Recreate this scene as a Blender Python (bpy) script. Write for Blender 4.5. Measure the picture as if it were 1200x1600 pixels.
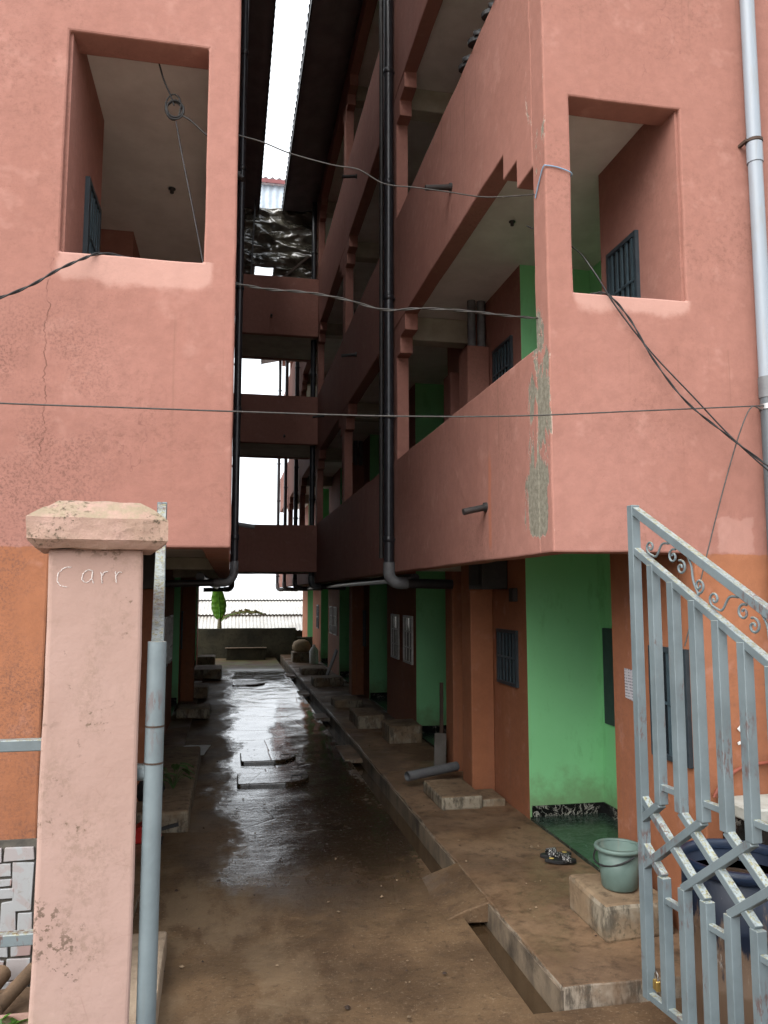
import bpy, bmesh, math, random
from mathutils import Vector, Matrix, noise
random.seed(7)
R = math.radians
scene = bpy.context.scene
for o in list(bpy.data.objects): bpy.data.objects.remove(o)
COL = scene.collection

# ------------------------------------------------------------------ camera, world, sun, exposure
EYE = 2.3
cam_d = bpy.data.cameras.new('camera')
cam = bpy.data.objects.new('camera', cam_d); COL.objects.link(cam)
cam.location = (0, 0, EYE)
cam.rotation_euler = (R(90 + 5.989), 0, R(-11.16))
cam_d.sensor_fit = 'VERTICAL'; cam_d.sensor_height = 24.0
cam_d.lens = 1220 / 1600 * 24.0
cam_d.clip_start = 0.05; cam_d.clip_end = 2000
scene.camera = cam

world = bpy.data.worlds.new('World'); scene.world = world; world.use_nodes = True
wt = world.node_tree; wt.nodes.clear()
sky = wt.nodes.new('ShaderNodeTexSky'); sky.sky_type = 'NISHITA'; sky.sun_disc = False
SUN_EL, SUN_ROT = 40, 226
sky.sun_elevation = R(SUN_EL); sky.sun_rotation = R(SUN_ROT)
sky.air_density = 1.6; sky.dust_density = 6.0; sky.ozone_density = 1.0
hs = wt.nodes.new('ShaderNodeHueSaturation'); hs.inputs['Saturation'].default_value = 0.16
bg = wt.nodes.new('ShaderNodeBackground'); bg.inputs['Strength'].default_value = 0.085
wo = wt.nodes.new('ShaderNodeOutputWorld')
cloud = wt.nodes.new('ShaderNodeMix'); cloud.data_type = 'RGBA'; cloud.inputs[0].default_value = .72   # even cloud cover over the clear sky
cloud.inputs[7].default_value = (9.8, 10.35, 11.0, 1)
wt.links.new(sky.outputs[0], hs.inputs['Color']); wt.links.new(hs.outputs[0], cloud.inputs[6]); wt.links.new(cloud.outputs[2], bg.inputs['Color'])
wt.links.new(bg.outputs[0], wo.inputs['Surface'])

sun_d = bpy.data.lights.new('sun', 'SUN'); sun_d.energy = 1.5; sun_d.angle = R(55); sun_d.color = (1, .97, .93)
sun = bpy.data.objects.new('sun', sun_d); COL.objects.link(sun); sun.location = (0, -10, 20)
sdir = Vector((math.sin(R(SUN_ROT)) * math.cos(R(SUN_EL)), math.cos(R(SUN_ROT)) * math.cos(R(SUN_EL)), math.sin(R(SUN_EL))))
sun.rotation_euler = sdir.to_track_quat('Z', 'Y').to_euler()

vs_ = scene.view_settings
vs_.view_transform = 'Standard'; vs_.look = 'None'; vs_.gamma = 1.0; vs_.use_curve_mapping = False
vs_.exposure = 1.52
scene.render.engine = 'CYCLES'; scene.cycles.use_adaptive_sampling = True; scene.cycles.adaptive_threshold = .025
scene.cycles.max_bounces = 8; scene.cycles.diffuse_bounces = 7; scene.cycles.glossy_bounces = 3; scene.cycles.transmission_bounces = 2
scene.render.resolution_x = 768; scene.render.resolution_y = 1024

# ------------------------------------------------------------------ material helpers
class NT:
    def __init__(s, name):
        s.m = bpy.data.materials.new(name); s.m.use_nodes = True
        s.t = s.m.node_tree; s.t.nodes.clear()
        s.out = s.t.nodes.new('ShaderNodeOutputMaterial')
        s.b = s.t.nodes.new('ShaderNodeBsdfPrincipled')
        s.t.links.new(s.b.outputs[0], s.out.inputs[0])
        g = s.t.nodes.new('ShaderNodeNewGeometry'); s.pos = g.outputs['Position']; s.nrm = g.outputs['Normal']
        oi = s.t.nodes.new('ShaderNodeObjectInfo'); s.rnd = oi.outputs['Random']
        x = s.t.nodes.new('ShaderNodeSeparateXYZ'); s.t.links.new(s.pos, x.inputs[0])
        s.X, s.Y, s.Z = x.outputs
    def link(s, a, b):
        if hasattr(a, 'is_linked') or hasattr(a, 'links'): s.t.links.new(a, b)
        else: b.default_value = a
    def math(s, op, a, b=0.0, c=None, clamp=False):
        n = s.t.nodes.new('ShaderNodeMath'); n.operation = op; n.use_clamp = clamp
        s.link(a, n.inputs[0]); s.link(b, n.inputs[1])
        if c is not None: s.link(c, n.inputs[2])
        return n.outputs[0]
    def scaled(s, sc):
        n = s.t.nodes.new('ShaderNodeVectorMath'); n.operation = 'MULTIPLY'
        s.t.links.new(s.pos, n.inputs[0]); n.inputs[1].default_value = sc
        return n.outputs[0]
    def noise(s, scale, detail=4, rough=.55, vec=None, dist=0.0):
        n = s.t.nodes.new('ShaderNodeTexNoise')
        s.t.links.new(vec if vec is not None else s.pos, n.inputs['Vector'])
        n.inputs['Scale'].default_value = scale; n.inputs['Detail'].default_value = detail
        n.inputs['Roughness'].default_value = rough; n.inputs['Distortion'].default_value = dist
        return n.outputs['Fac']
    def voro(s, scale, feature='F1', vec=None):
        n = s.t.nodes.new('ShaderNodeTexVoronoi'); n.feature = feature
        s.t.links.new(vec if vec is not None else s.pos, n.inputs['Vector']); n.inputs['Scale'].default_value = scale
        return n.outputs['Distance']
    def ramp(s, fac, a, b, lo=0.0, hi=1.0):
        n = s.t.nodes.new('ShaderNodeMapRange'); n.interpolation_type = 'SMOOTHSTEP'
        s.link(fac, n.inputs[0]); n.inputs[1].default_value = a; n.inputs[2].default_value = b
        n.inputs[3].default_value = lo; n.inputs[4].default_value = hi
        return n.outputs[0]
    def mix(s, fac, a, b, mode='MIX'):
        n = s.t.nodes.new('ShaderNodeMix'); n.data_type = 'RGBA'; n.blend_type = mode
        s.link(fac, n.inputs[0])
        for v, i in ((a, 6), (b, 7)):
            if isinstance(v, tuple): n.inputs[i].default_value = (*v[:3], 1)
            else: s.t.links.new(v, n.inputs[i])
        return n.outputs[2]
    def bump(s, h, strength=.2, dist=.01, prev=None):
        n = s.t.nodes.new('ShaderNodeBump'); n.inputs['Strength'].default_value = strength; n.inputs['Distance'].default_value = dist
        s.t.links.new(h, n.inputs['Height'])
        if prev is not None: s.t.links.new(prev, n.inputs['Normal'])
        return n.outputs[0]
    def set(s, color=None, rough=None, normal=None, metal=None, spec=None, **k):
        if color is not None:
            if isinstance(color, tuple): s.b.inputs['Base Color'].default_value = (*color[:3], 1)
            else: s.t.links.new(color, s.b.inputs['Base Color'])
        if rough is not None: s.link(rough, s.b.inputs['Roughness'])
        if normal is not None: s.t.links.new(normal, s.b.inputs['Normal'])
        if metal is not None: s.link(metal, s.b.inputs['Metallic'])
        if spec is not None: s.link(spec, s.b.inputs['Specular IOR Level'])
        for kk, v in k.items(): s.link(v, s.b.inputs[kk.replace('_', ' ')])
        return s.m

PINK = (.284, .135, .107); PINK2 = (.260, .119, .092); ORANGE = (.285, .114, .057); ORANGE2 = (.245, .094, .046)
x_is_left = lambda r: r[0] < 0
def paint(name, ground=None, peel=False, base=None, base2=None, smear=None):
    """plaster wall paint; ground = height under which the wall is painted orange"""
    s = NT(name)
    big = s.ramp(s.noise(.55, 3), .35, .65)
    a = s.mix(big, base or PINK, base2 or PINK2)
    if ground is not None:
        g = s.mix(s.ramp(s.noise(.7, 3), .35, .65), ORANGE, ORANGE2)
        edge = s.math('ADD', s.Z, s.math('MULTIPLY', s.math('SUBTRACT', s.noise(9, 3), .5), .035))
        a = s.mix(s.ramp(edge, ground - .006, ground + .006), g, a)
    streak = s.ramp(s.noise(1.0, 5, vec=s.scaled((7, 7, .45))), .48, .78, 0, .24)
    a = s.mix(streak, a, (.24, .105, .08), 'MIX')
    mott = s.ramp(s.noise(11, 4, .7), .3, .72, .93, 1.05)
    n = s.t.nodes.new('ShaderNodeHueSaturation'); s.t.links.new(a, n.inputs['Color']); s.t.links.new(mott, n.inputs['Value'])
    a = n.outputs[0]
    # dirt pits in drifts
    pits = s.math('MULTIPLY', s.ramp(s.voro(115), .12, .20, 1, 0), s.ramp(s.noise(1.6, 4, .7), .48, .68))
    a = s.mix(s.math('MULTIPLY', pits, .85), a, (.10, .05, .038))
    grime = s.math('MULTIPLY', s.ramp(s.noise(34, 4, .8), .46, .68), s.ramp(s.noise(.85, 5, .6), .46, .66))
    a = s.mix(s.math('MULTIPLY', grime, .55), a, (.15, .07, .05))
    pale = s.math('MULTIPLY', s.ramp(s.noise(4.5, 3, .7), .56, .74), .16)
    a = s.mix(pale, a, (.52, .30, .25))
    runs = s.ramp(s.noise(1.0, 4, .6, vec=s.scaled((22, 22, .30))), .56, .70)
    zz = s.math('FRACT', s.math('DIVIDE', s.math('SUBTRACT', s.Z, .87), 3.06))      # sill and parapet tops, storey by storey
    runs = s.math('MULTIPLY', s.math('MULTIPLY', runs, s.ramp(zz, .55, .98)), s.ramp(s.noise(1.3, 2), .42, .60, .15, .65))
    a = s.mix(runs, a, (.17, .085, .06))
    # hairline cracks
    crk = s.ramp(s.math('ABSOLUTE', s.math('SUBTRACT', s.noise(1.0, 5, .62, vec=s.scaled((1.5, 1.5, .55)), dist=.2), .5)), .0, .0022, 1, 0)
    crk = s.math('MULTIPLY', crk, s.ramp(s.noise(.9, 2), .58, .66))
    a = s.mix(s.math('MULTIPLY', crk, .45), a, (.12, .05, .04))
    h = s.math('ADD', s.math('MULTIPLY', s.noise(9, 5), .7), s.math('MULTIPLY', s.noise(120, 4), .18))
    rough = .88
    if smear and x_is_left(smear):
        cx = s.math('ADD', -1.035, s.math('MULTIPLY', s.math('SUBTRACT', s.noise(1.0, 5, .7, vec=s.scaled((.1, .1, 4))), .5), .16))
        ck = s.math('MULTIPLY', s.ramp(s.math('ABSOLUTE', s.math('SUBTRACT', s.X, cx)), .001, .0045, 1, 0), s.math('MULTIPLY', s.ramp(s.Z, 2.9, 3.1), s.ramp(s.Z, 4.24, 4.15)))
        a = s.mix(s.math('MULTIPLY', ck, s.ramp(s.noise(14, 3), .35, .55, .1, .75)), a, (.07, .03, .022))
        dr = s.math('MULTIPLY', s.ramp(s.noise(62, 4, .8), .46, .62), s.math('MULTIPLY', s.ramp(s.X, -.45, -1.0), s.math('MULTIPLY', s.ramp(s.Z, 4.2, 3.6), s.ramp(s.noise(3, 4), .35, .6))))
        a = s.mix(s.math('MULTIPLY', dr, .7), a, (.11, .055, .042))
    elif smear:
        e = s.math('MULTIPLY', s.math('SUBTRACT', s.noise(7, 4, .6), .5), .14)
        pm = s.math('MULTIPLY', s.ramp(s.math('ABSOLUTE', s.math('ADD', s.math('SUBTRACT', s.X, 3.24), e)), .12, .14, 1, 0), s.ramp(s.math('ABSOLUTE', s.math('ADD', s.math('SUBTRACT', s.Z, 2.68), e)), .11, .13, 1, 0))
        a = s.mix(s.math('MULTIPLY', pm, .3), a, (.42, .25, .21))
    if smear:
        x0, x1, z0, z1 = smear
        mz = s.math('MULTIPLY', s.ramp(s.Z, z0 - .06, z0 + .16), s.ramp(s.Z, z1, z1 + .01, 1, 0))
        mx = s.math('MULTIPLY', s.ramp(s.X, x0 - .05, x0 + .12), s.ramp(s.X, x1 - .10, x1 + .06, 1, 0))
        mm = s.math('MULTIPLY', s.ramp(s.math('ADD', s.math('MULTIPLY', mz, mx), s.math('SUBTRACT', s.noise(5, 5, .65), .62)), .22, .62), .45)
        a = s.mix(mm, a, (.50, .31, .26))
    if peel:
        # flaked paint and bare cement down the building corner
        nz = s.noise(1.0, 6, .68, vec=s.scaled((5, 5, 1.7)), dist=.6)
        dy = s.math('SUBTRACT', s.Y, 4.66)
        w1 = s.ramp(s.math('ABSOLUTE', dy), .02, .26, 1, 0)
        ln2 = s.math('ABSOLUTE', s.math('SUBTRACT', s.Y, 4.86))
        w2 = s.math('MULTIPLY', s.ramp(ln2, 0, .16, 1, 0), s.ramp(s.Z, 3.55, 3.95, 1, 0))
        w3 = s.math('MULTIPLY', s.ramp(s.math('ABSOLUTE', s.math('SUBTRACT', s.Y, 4.80)), .10, .26, 1, 0), s.math('MULTIPLY', s.ramp(s.Z, 3.45, 3.0), 1.25))
        w2 = s.math('MAXIMUM', w2, w3)
        w = s.math('MAXIMUM', s.math('MULTIPLY', w1, s.ramp(s.noise(1.7, 2), .38, .58, .55, 1)), w2)
        zr = s.math('MULTIPLY', s.ramp(s.Z, 2.60, 2.72), s.ramp(s.Z, 3.6, 4.6, 1, .30))
        w = s.math('MULTIPLY', w, zr)
        xr = s.ramp(s.X, 1.975, 1.985, 1, 0)
        f = s.math('ADD', nz, s.math('MULTIPLY', w, .275))
        f = s.math('MULTIPLY', s.ramp(f, .665, .685), s.math('MULTIPLY', xr, s.ramp(w, .02, .1)))
        cem = s.mix(s.ramp(s.noise(30, 6, .7), .35, .65), (.205, .190, .150), (.125, .115, .088))
        a = s.mix(f, a, cem)
        a = s.mix(s.math('MULTIPLY', s.ramp(f, .05, .5), s.ramp(f, .95, .5)), a, (.42, .30, .25))
        h = s.math('SUBTRACT', h, s.math('MULTIPLY', f, .7))
        # rust run below the spout
        ry = s.ramp(s.math('ABSOLUTE', s.math('SUBTRACT', s.Y, s.math('ADD', 5.72, s.math('MULTIPLY', s.noise(3, 2), .05)))), .01, .05, 1, 0)
        rz = s.math('MULTIPLY', s.ramp(s.Z, 3.45, 3.25), s.ramp(s.Z, 2.6, 2.7))
        a = s.mix(s.math('MULTIPLY', s.math('MULTIPLY', ry, rz), .45), a, (.40, .12, .05))
    return s.set(a, rough, s.bump(h, .55, .012), spec=.25)

def simple(name, col, col2=None, scale=8, rough=.6, bump=.15, metal=0, spec=.4, bscale=40, bdist=.004, **k):
    s = NT(name)
    a = s.mix(s.ramp(s.noise(scale, 6, .65), .35, .68), col, col2 or tuple(c * .7 for c in col))
    h = s.noise(bscale, 4)
    return s.set(a, rough, s.bump(h, bump, bdist), metal, spec, **k)

M = {}
M['paint_right'] = paint('corner_paint', 2.556, True, smear=(2.1, 3.0, 4.08, 4.245))
M['paint_left'] = paint('facade_paint', 2.556, smear=(-1.05, -.1, 4.02, 4.245))
M['paint_in'] = paint('corridor_paint')
M['paint_ground'] = paint('ground_floor_paint', base=ORANGE, base2=ORANGE2)
M['green'] = paint('green_paint', base=(.105, .42, .150), base2=(.09, .38, .135))
def _green():
    s = NT('green_paint_plain')
    a = s.mix(s.ramp(s.noise(.8, 4), .35, .65), (.225, .560, .265), (.205, .52, .24))
    a = s.mix(s.math('MULTIPLY', s.ramp(s.noise(30, 4, .7), .60, .74), .25), a, (.05, .18, .07))
    scuff = s.math('MULTIPLY', s.ramp(s.noise(1.0, 5, .65, vec=s.scaled((6, 6, 2))), .55, .72), .35)
    a = s.mix(scuff, a, (.10, .25, .10))
    foot = s.math('MULTIPLY', s.ramp(s.math('ADD', s.Z, s.math('MULTIPLY', s.noise(5, 4, .7), -.7)), .25, -.15), .55)
    a = s.mix(foot, a, (.13, .12, .06))
    return s.set(a, .6, s.bump(s.noise(25, 4), .12, .006), spec=.3)
M['green'] = _green()
M['ceiling'] = simple('ceiling_whitewash', (.70, .67, .63), (.60, .57, .53), 2.5, .9, .1)
M['beam'] = simple('beam_paint', (.40, .37, .30), (.30, .28, .22), 3, .9, .2)
M['pillar'] = None
def _pillar():
    s = NT('pillar_paint')
    a = s.mix(s.ramp(s.noise(1.6, 4), .35, .65), (.325, .218, .185), (.297, .195, .162))
    a = s.mix(s.ramp(s.noise(24, 6, .7), .5, .75, 0, .25), a, (.29, .18, .145))
    chips = s.math('MULTIPLY', s.ramp(s.noise(55, 5, .7), .60, .66), s.ramp(s.noise(5.5, 4, .6), .55, .64))
    low = s.math('MULTIPLY', s.ramp(s.noise(38, 4, .7), .52, .60), s.ramp(s.noise(3.1, 3), .57, .66))
    a = s.mix(s.math('MAXIMUM', chips, s.math('MULTIPLY', low, .8)), a, (.09, .06, .04))
    scratch = s.math('MULTIPLY', s.ramp(s.voro(7, 'DISTANCE_TO_EDGE', s.scaled((1, 1, 2.2))), 0, .02, 1, 0), s.ramp(s.noise(6, 3), .56, .66))
    a = s.mix(s.math('MULTIPLY', scratch, .35), a, (.22, .13, .10))
    smud = s.math('MULTIPLY', s.ramp(s.noise(1.0, 6, .68, vec=s.scaled((6, 6, 3))), .47, .68), s.ramp(s.noise(55, 4, .8), .40, .62))
    a = s.mix(s.math('MULTIPLY', smud, .55), a, (.20, .135, .10))
    splash = s.math('MULTIPLY', s.ramp(s.Z, .95, .5), s.ramp(s.noise(9, 5), .35, .6))
    a = s.mix(s.math('MULTIPLY', splash, .6), a, (.30, .15, .08))
    h = s.math('ADD', s.noise(7, 4), s.math('MULTIPLY', s.noise(90, 3), .12))
    h = s.math('SUBTRACT', h, s.math('MULTIPLY', chips, .3))
    return s.set(a, .8, s.bump(h, .45, .012), spec=.3)
M['pillar'] = _pillar()
def _cap():
    s = NT('pillar_cap_paint')
    a = s.mix(s.ramp(s.noise(5, 5), .35, .65), (.345, .225, .185), (.30, .20, .155))
    nz = s.t.nodes.new('ShaderNodeSeparateXYZ'); s.t.links.new(s.nrm, nz.inputs[0])
    a = s.mix(s.math('MULTIPLY', s.ramp(s.noise(16, 6, .72), .38, .60), s.ramp(nz.outputs[2], .15, .6, .12, .7)), a, (.225, .195, .125))
    a = s.mix(s.math('MULTIPLY', s.ramp(s.noise(60, 6, .75), .50, .62), s.ramp(s.noise(4.5, 3), .50, .62)), a, (.075, .058, .04))
    return s.set(a, .9, s.bump(s.noise(30, 7, .7), .6, .012), spec=.2)
M['cap'] = _cap()
def _alley():
    s = NT('alley_concrete')
    dry = s.mix(s.ramp(s.noise(1.1, 6, .6), .36, .64), (.155, .097, .053), (.090, .054, .030))
    dry = s.mix(s.ramp(s.noise(7, 7, .7), .48, .7, 0, .55), dry, (.075, .046, .028))
    dry = s.mix(s.math('MULTIPLY', s.ramp(s.noise(45, 4, .75), .56, .68), .6), dry, (.26, .19, .125))
    dry = s.mix(s.math('MULTIPLY', s.ramp(s.noise(19, 5, .75), .55, .66), .6), dry, (.045, .028, .017))
    # pale mud dried along the edges
    mud = s.math('MULTIPLY', s.ramp(s.noise(2.2, 6, .65, vec=s.scaled((1, .5, 1))), .44, .58), s.ramp(s.X, 1.1, .1))
    dry = s.mix(s.math('MULTIPLY', mud, .6), dry, (.215, .150, .092))
    # rain film: wets the strip that lies open between the eaves
    nx = s.math('MULTIPLY', s.math('SUBTRACT', s.noise(1.0, 6, .62, vec=s.scaled((1.7, .7, 1))), .5), 1.35)
    xc = s.math('ABSOLUTE', s.math('SUBTRACT', s.math('ADD', s.X, nx), .92))
    wx = s.ramp(s.math('ADD', xc, s.math('MULTIPLY', s.math('SUBTRACT', s.noise(9, 5, .7), .5), .45)), .70, 1.05, 1, 0)
    wy = s.math('MULTIPLY', s.ramp(s.math('ADD', s.Y, s.math('MULTIPLY', nx, 1.4)), 5.6, 7.2), s.ramp(s.Y, 25.5, 23.5))
    film = s.math('MULTIPLY', wx, wy)
    damp = s.math('MULTIPLY', s.ramp(s.noise(.9, 5, .6), .42, .60), s.ramp(s.Y, 3.9, 5.2, .35, 1))
    damp = s.math('MAXIMUM', s.math('MULTIPLY', damp, .8), film)
    col = s.mix(damp, dry, s.mix(s.math('ADD', .45, s.math('MULTIPLY', film, .35)), dry, (.016, .011, .008)))
    holes = s.ramp(s.noise(24, 5, .7), .56, .66)
    rough = s.math('SUBTRACT', .72, s.math('MULTIPLY', film, .655))
    rough = s.math('ADD', rough, s.math('MULTIPLY', s.math('MULTIPLY', film, holes), .30))
    rough = s.math('SUBTRACT', rough, s.math('MULTIPLY', s.math('MULTIPLY', damp, s.math('SUBTRACT', 1.0, film)), .16))
    crack = s.ramp(s.voro(.62, 'DISTANCE_TO_EDGE'), .0, .012, 0, 1)
    h = s.math('ADD', s.math('MULTIPLY', s.noise(2.2, 6, .66, vec=s.scaled((.75, 1.4, 1))), 1.9), s.math('MULTIPLY', s.noise(46, 4, .7), s.math('SUBTRACT', .34, s.math('MULTIPLY', film, s.ramp(s.Y, 8.0, 11.5, .12, .19)))))
    far = s.ramp(s.Y, 8.0, 13.0, .38, .78)
    h = s.math('MULTIPLY', h, s.math('SUBTRACT', 1.0, s.math('MULTIPLY', film, far)))
    h = s.math('ADD', h, s.math('MULTIPLY', crack, .10))
    moss = s.math('MULTIPLY', s.ramp(s.Y, 22.5, 25), s.ramp(s.noise(1.6, 4), .42, .58))
    col = s.mix(s.math('MULTIPLY', moss, .7), col, (.10, .11, .035))
    return s.set(col, rough, s.bump(h, .62, .016), spec=s.math('ADD', .18, s.math('MULTIPLY', film, .80)))
M['alley'] = _alley()
def _conc(name, a, b, stain=.5, wet=.0, side=None):
    s = NT(name)
    c = s.mix(s.ramp(s.noise(1.7, 6, .62), .36, .64), a, b)
    c = s.mix(s.ramp(s.noise(9, 7, .72), .46, .7, 0, stain), c, tuple(v * .35 for v in b))
    c = s.mix(s.math('MULTIPLY', s.ramp(s.noise(50, 4, .7), .60, .72), .35), c, tuple(min(1, v * 1.9) for v in a))
    if side:                                   # bare cement and drip stains on the upright faces, blotches of lichen
        nz = s.t.nodes.new('ShaderNodeSeparateXYZ'); s.t.links.new(s.nrm, nz.inputs[0])
        up = s.ramp(s.math('ABSOLUTE', nz.outputs[2]), .35, .75, 1, 0)
        cem = s.mix(s.ramp(s.noise(1.0, 6, .7, vec=s.scaled((11, 11, 3.5))), .44, .60), side, tuple(v * .28 for v in side))
        cem = s.mix(s.ramp(s.noise(2.6, 4), .45, .62), cem, c)
        c = s.mix(s.math('MULTIPLY', up, s.ramp(s.noise(4, 5, .65), .36, .52, .35, .95)), c, cem)
        li = s.math('MULTIPLY', s.ramp(s.noise(33, 5, .75), .54, .62), s.ramp(s.noise(5, 3), .48, .60))
        c = s.mix(s.math('MULTIPLY', li, .6), c, (.055, .050, .030))
    r = s.ramp(s.noise(1.3, 4), .4, .62, .85, .85 - wet)
    return s.set(c, r, s.bump(s.math('ADD', s.noise(6, 6, .62), s.math('MULTIPLY', s.noise(70, 4), .25)), .6, .012), spec=.3)
M['apron'] = _conc('apron_concrete', (.185, .116, .068), (.115, .070, .041), .75, .45, (.27, .225, .175))
M['block'] = _conc('block_concrete', (.225, .160, .100), (.140, .093, .056), .75, 0, (.26, .225, .17))
M['slab'] = _conc('slab_concrete', (.17, .125, .085), (.10, .075, .05), .5, .5)
M['kerb'] = _conc('kerb_concrete', (.33, .255, .185), (.22, .16, .11), .4)
M['boundary'] = _conc('mossy_concrete', (.050, .046, .028), (.026, .026, .017), .6)
M['soil'] = _conc('soil', (.16, .10, .06), (.10, .065, .04), .5)
def _channel():
    s = NT('drain_side_concrete')
    c = s.mix(s.ramp(s.noise(2.2, 6, .65, vec=s.scaled((1, 1.3, .8))), .40, .66), (.215, .165, .115), (.05, .040, .030))
    return s.set(c, .6, s.bump(s.noise(22, 6, .7), .5, .012))
M['channel'] = _channel()
def _water():
    s = NT('drain_water')
    return s.set((.055, .034, .018), .06, s.bump(s.noise(9, 2), .06, .01), spec=.5)
M['water'] = _water()
M['black_pipe'] = simple('black_plastic_pipe', (.014, .015, .019), (.022, .023, .027), 10, .32, .05, spec=.5)
M['grey_fit'] = simple('grey_pvc_fitting', (.13, .135, .14), (.09, .09, .095), 9, .5)
def _pvc():
    s = NT('grey_pvc_pipe')
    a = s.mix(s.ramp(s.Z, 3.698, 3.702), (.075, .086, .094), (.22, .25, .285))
    a = s.mix(s.math('MULTIPLY', s.ramp(s.noise(3, 5, .6, vec=s.scaled((8, 8, 1))), .5, .7), .35), a, (.20, .19, .17))
    return s.set(a, .45, s.bump(s.noise(30, 3), .05, .004), spec=.4)
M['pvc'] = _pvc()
def _gate(name, rustx=True):
    s = NT(name)
    a = s.mix(s.ramp(s.noise(4, 5, .6), .35, .65), (.128, .160, .172), (.098, .124, .134))
    a = s.mix(s.ramp(s.noise(1.0, 6, .7, vec=s.scaled((45, 45, 2.5))), .52, .72, 0, .45), a, (.11, .125, .125))
    nz = s.t.nodes.new('ShaderNodeSeparateXYZ'); s.t.links.new(s.nrm, nz.inputs[0])
    up = s.ramp(nz.outputs[2], .45, .8)
    alg = s.mix(s.ramp(s.noise(60, 4, .7), .48, .60), (.27, .31, .31), (.24, .225, .11))
    alg = s.mix(s.ramp(s.noise(85, 4, .75), .54, .62), alg, (.10, .08, .045))
    a = s.mix(s.math('MULTIPLY', up, s.ramp(s.noise(14, 5, .7), .35, .6, .35, 1)), a, alg)
    rust = s.math('MULTIPLY', s.ramp(s.noise(1.0, 5, .72, vec=s.scaled((55, 55, 16))), .50, .58), s.ramp(s.noise(2.6, 4), .52, .62))
    a = s.mix(s.math('MULTIPLY', rust, .7), a, (.085, .028, .018))
    return s.set(a, .48, s.bump(s.noise(60, 5), .25, .003), spec=.45)
M['gate'] = _gate('gate_paint')
M['winframe'] = simple('window_frame_paint', (.020, .030, .038), (.030, .042, .05), 12, .5)
M['winbar'] = simple('window_louvre', (.045, .070, .085), (.030, .05, .06), 12, .45)
M['whiteframe'] = simple('white_frame_paint', (.60, .60, .58), (.45, .45, .43), 12, .6)
M['glass'] = simple('dark_window_glass', (.008, .010, .012), (.012, .015, .018), 4, .15, .02, spec=.5)
M['door'] = simple('door_wood', (.060, .028, .018), (.04, .02, .013), 3, .5)
def _marble():
    s = NT('black_marble')
    v = s.ramp(s.math('ABSOLUTE', s.math('SUBTRACT', s.noise(7, 8, .7, dist=1.2), .5)), .0, .022, 1, 0)
    return s.set(s.mix(s.math('MULTIPLY', v, s.ramp(s.noise(5, 2), .4, .6)), (.008, .008, .008), (.45, .43, .38)), .18, spec=.5)
M['marble'] = _marble()
def _gtile():
    s = NT('green_floor_tile')
    v = s.ramp(s.math('ABSOLUTE', s.math('SUBTRACT', s.noise(9, 8, .72, vec=s.scaled((.5, 1.8, 1)), dist=1.0), .5)), .0, .02, 1, 0)
    c = s.mix(s.math('MULTIPLY', v, .55), (.011, .026, .019), (.20, .26, .22))
    return s.set(c, .22, s.bump(s.noise(4, 2), .04, .01), spec=.5)
M['gtile'] = _gtile()
def _tile():
    s = NT('broken_wall_tile')
    c = s.mix(s.ramp(s.noise(5.5, 3, .5, dist=1.5), .46, .52), (.315, .32, .325), (.30, .215, .20))
    c = s.mix(s.ramp(s.rnd, .4, .6, 0, .6), c, (.33, .335, .335))
    c = s.mix(s.math('MULTIPLY', s.ramp(s.noise(40, 5, .7), .58, .68), .5), c, (.22, .18, .15))
    return s.set(c, .3, spec=.4)
M['tile'] = _tile()
M['grout'] = simple('tile_mortar', (.09, .08, .065), (.05, .045, .038), 15, .9, .4)
def _tarp():
    s = NT('plastic_sheeting')
    c = s.mix(s.ramp(s.noise(2.5, 5), .35, .65), (.085, .077, .058), (.04, .036, .028))
    h = s.noise(1.0, 3, .5, vec=s.scaled((1.6, 3, 5)), dist=.8)
    return s.set(c, .20, s.bump(h, .55, .10), spec=1.0)
M['tarp'] = _tarp()
M['soffit'] = simple('dark_eave_lining', (.15, .128, .135), (.19, .165, .17), 3, .65, .35, bscale=6, bdist=.02, spec=.25)
M['soffit_l'] = M['soffit']
M['tin'] = simple('zinc_roof_sheet', (.36, .36, .36), (.24, .235, .22), 2.5, .45, .1, metal=.35, spec=.4)
def _tin2():
    s = NT('weathered_roof_sheet')
    c = s.mix(s.ramp(s.noise(1.3, 6, .65), .35, .65), (.50, .49, .46), (.40, .385, .355))
    c = s.mix(s.ramp(s.noise(1.0, 5, .6, vec=s.scaled((6, .6, .6))), .50, .72, 0, .45), c, (.30, .25, .20))
    return s.set(c, .55, metal=.1, spec=.3)
M['tin2'] = _tin2()
M['maroon'] = simple('maroon_roof_sheet', (.20, .055, .055), (.13, .04, .042), 3, .5, .1)
M['bluesheet'] = simple('pale_blue_sheet', (.42, .48, .54), (.33, .38, .43), 3, .5, .1)
M['wire'] = simple('black_cable', (.013, .013, .014), (.02, .02, .02), 10, .55, .0)
M['wire_g'] = simple('grey_cable', (.055, .05, .045), (.03, .028, .026), 30, .6, .0)
M['wire_b'] = simple('blue_wire', (.16, .26, .38), (.2, .3, .4), 10, .6, .0)
def _drum():
    s = NT('stained_blue_plastic')
    c = s.mix(s.ramp(s.noise(2, 4), .35, .65), (.010, .019, .040), (.008, .014, .03))
    st = s.noise(1.0, 7, .72, vec=s.scaled((9, 9, 2.2)))
    mud = s.math('ADD', st, s.ramp(s.Z, .95, .2, -.12, .26))
    c = s.mix(s.ramp(mud, .50, .60), c, (.150, .100, .068))
    wh = s.math('MULTIPLY', s.ramp(s.noise(1.0, 6, .75, vec=s.scaled((38, 38, 5))), .60, .67), s.ramp(s.noise(5, 3), .45, .6))
    c = s.mix(s.math('MULTIPLY', wh, s.ramp(s.Z, .86, .80)), c, (.42, .42, .40))
    return s.set(c, .45, s.bump(s.noise(20, 4), .2, .005), spec=.4)
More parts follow.
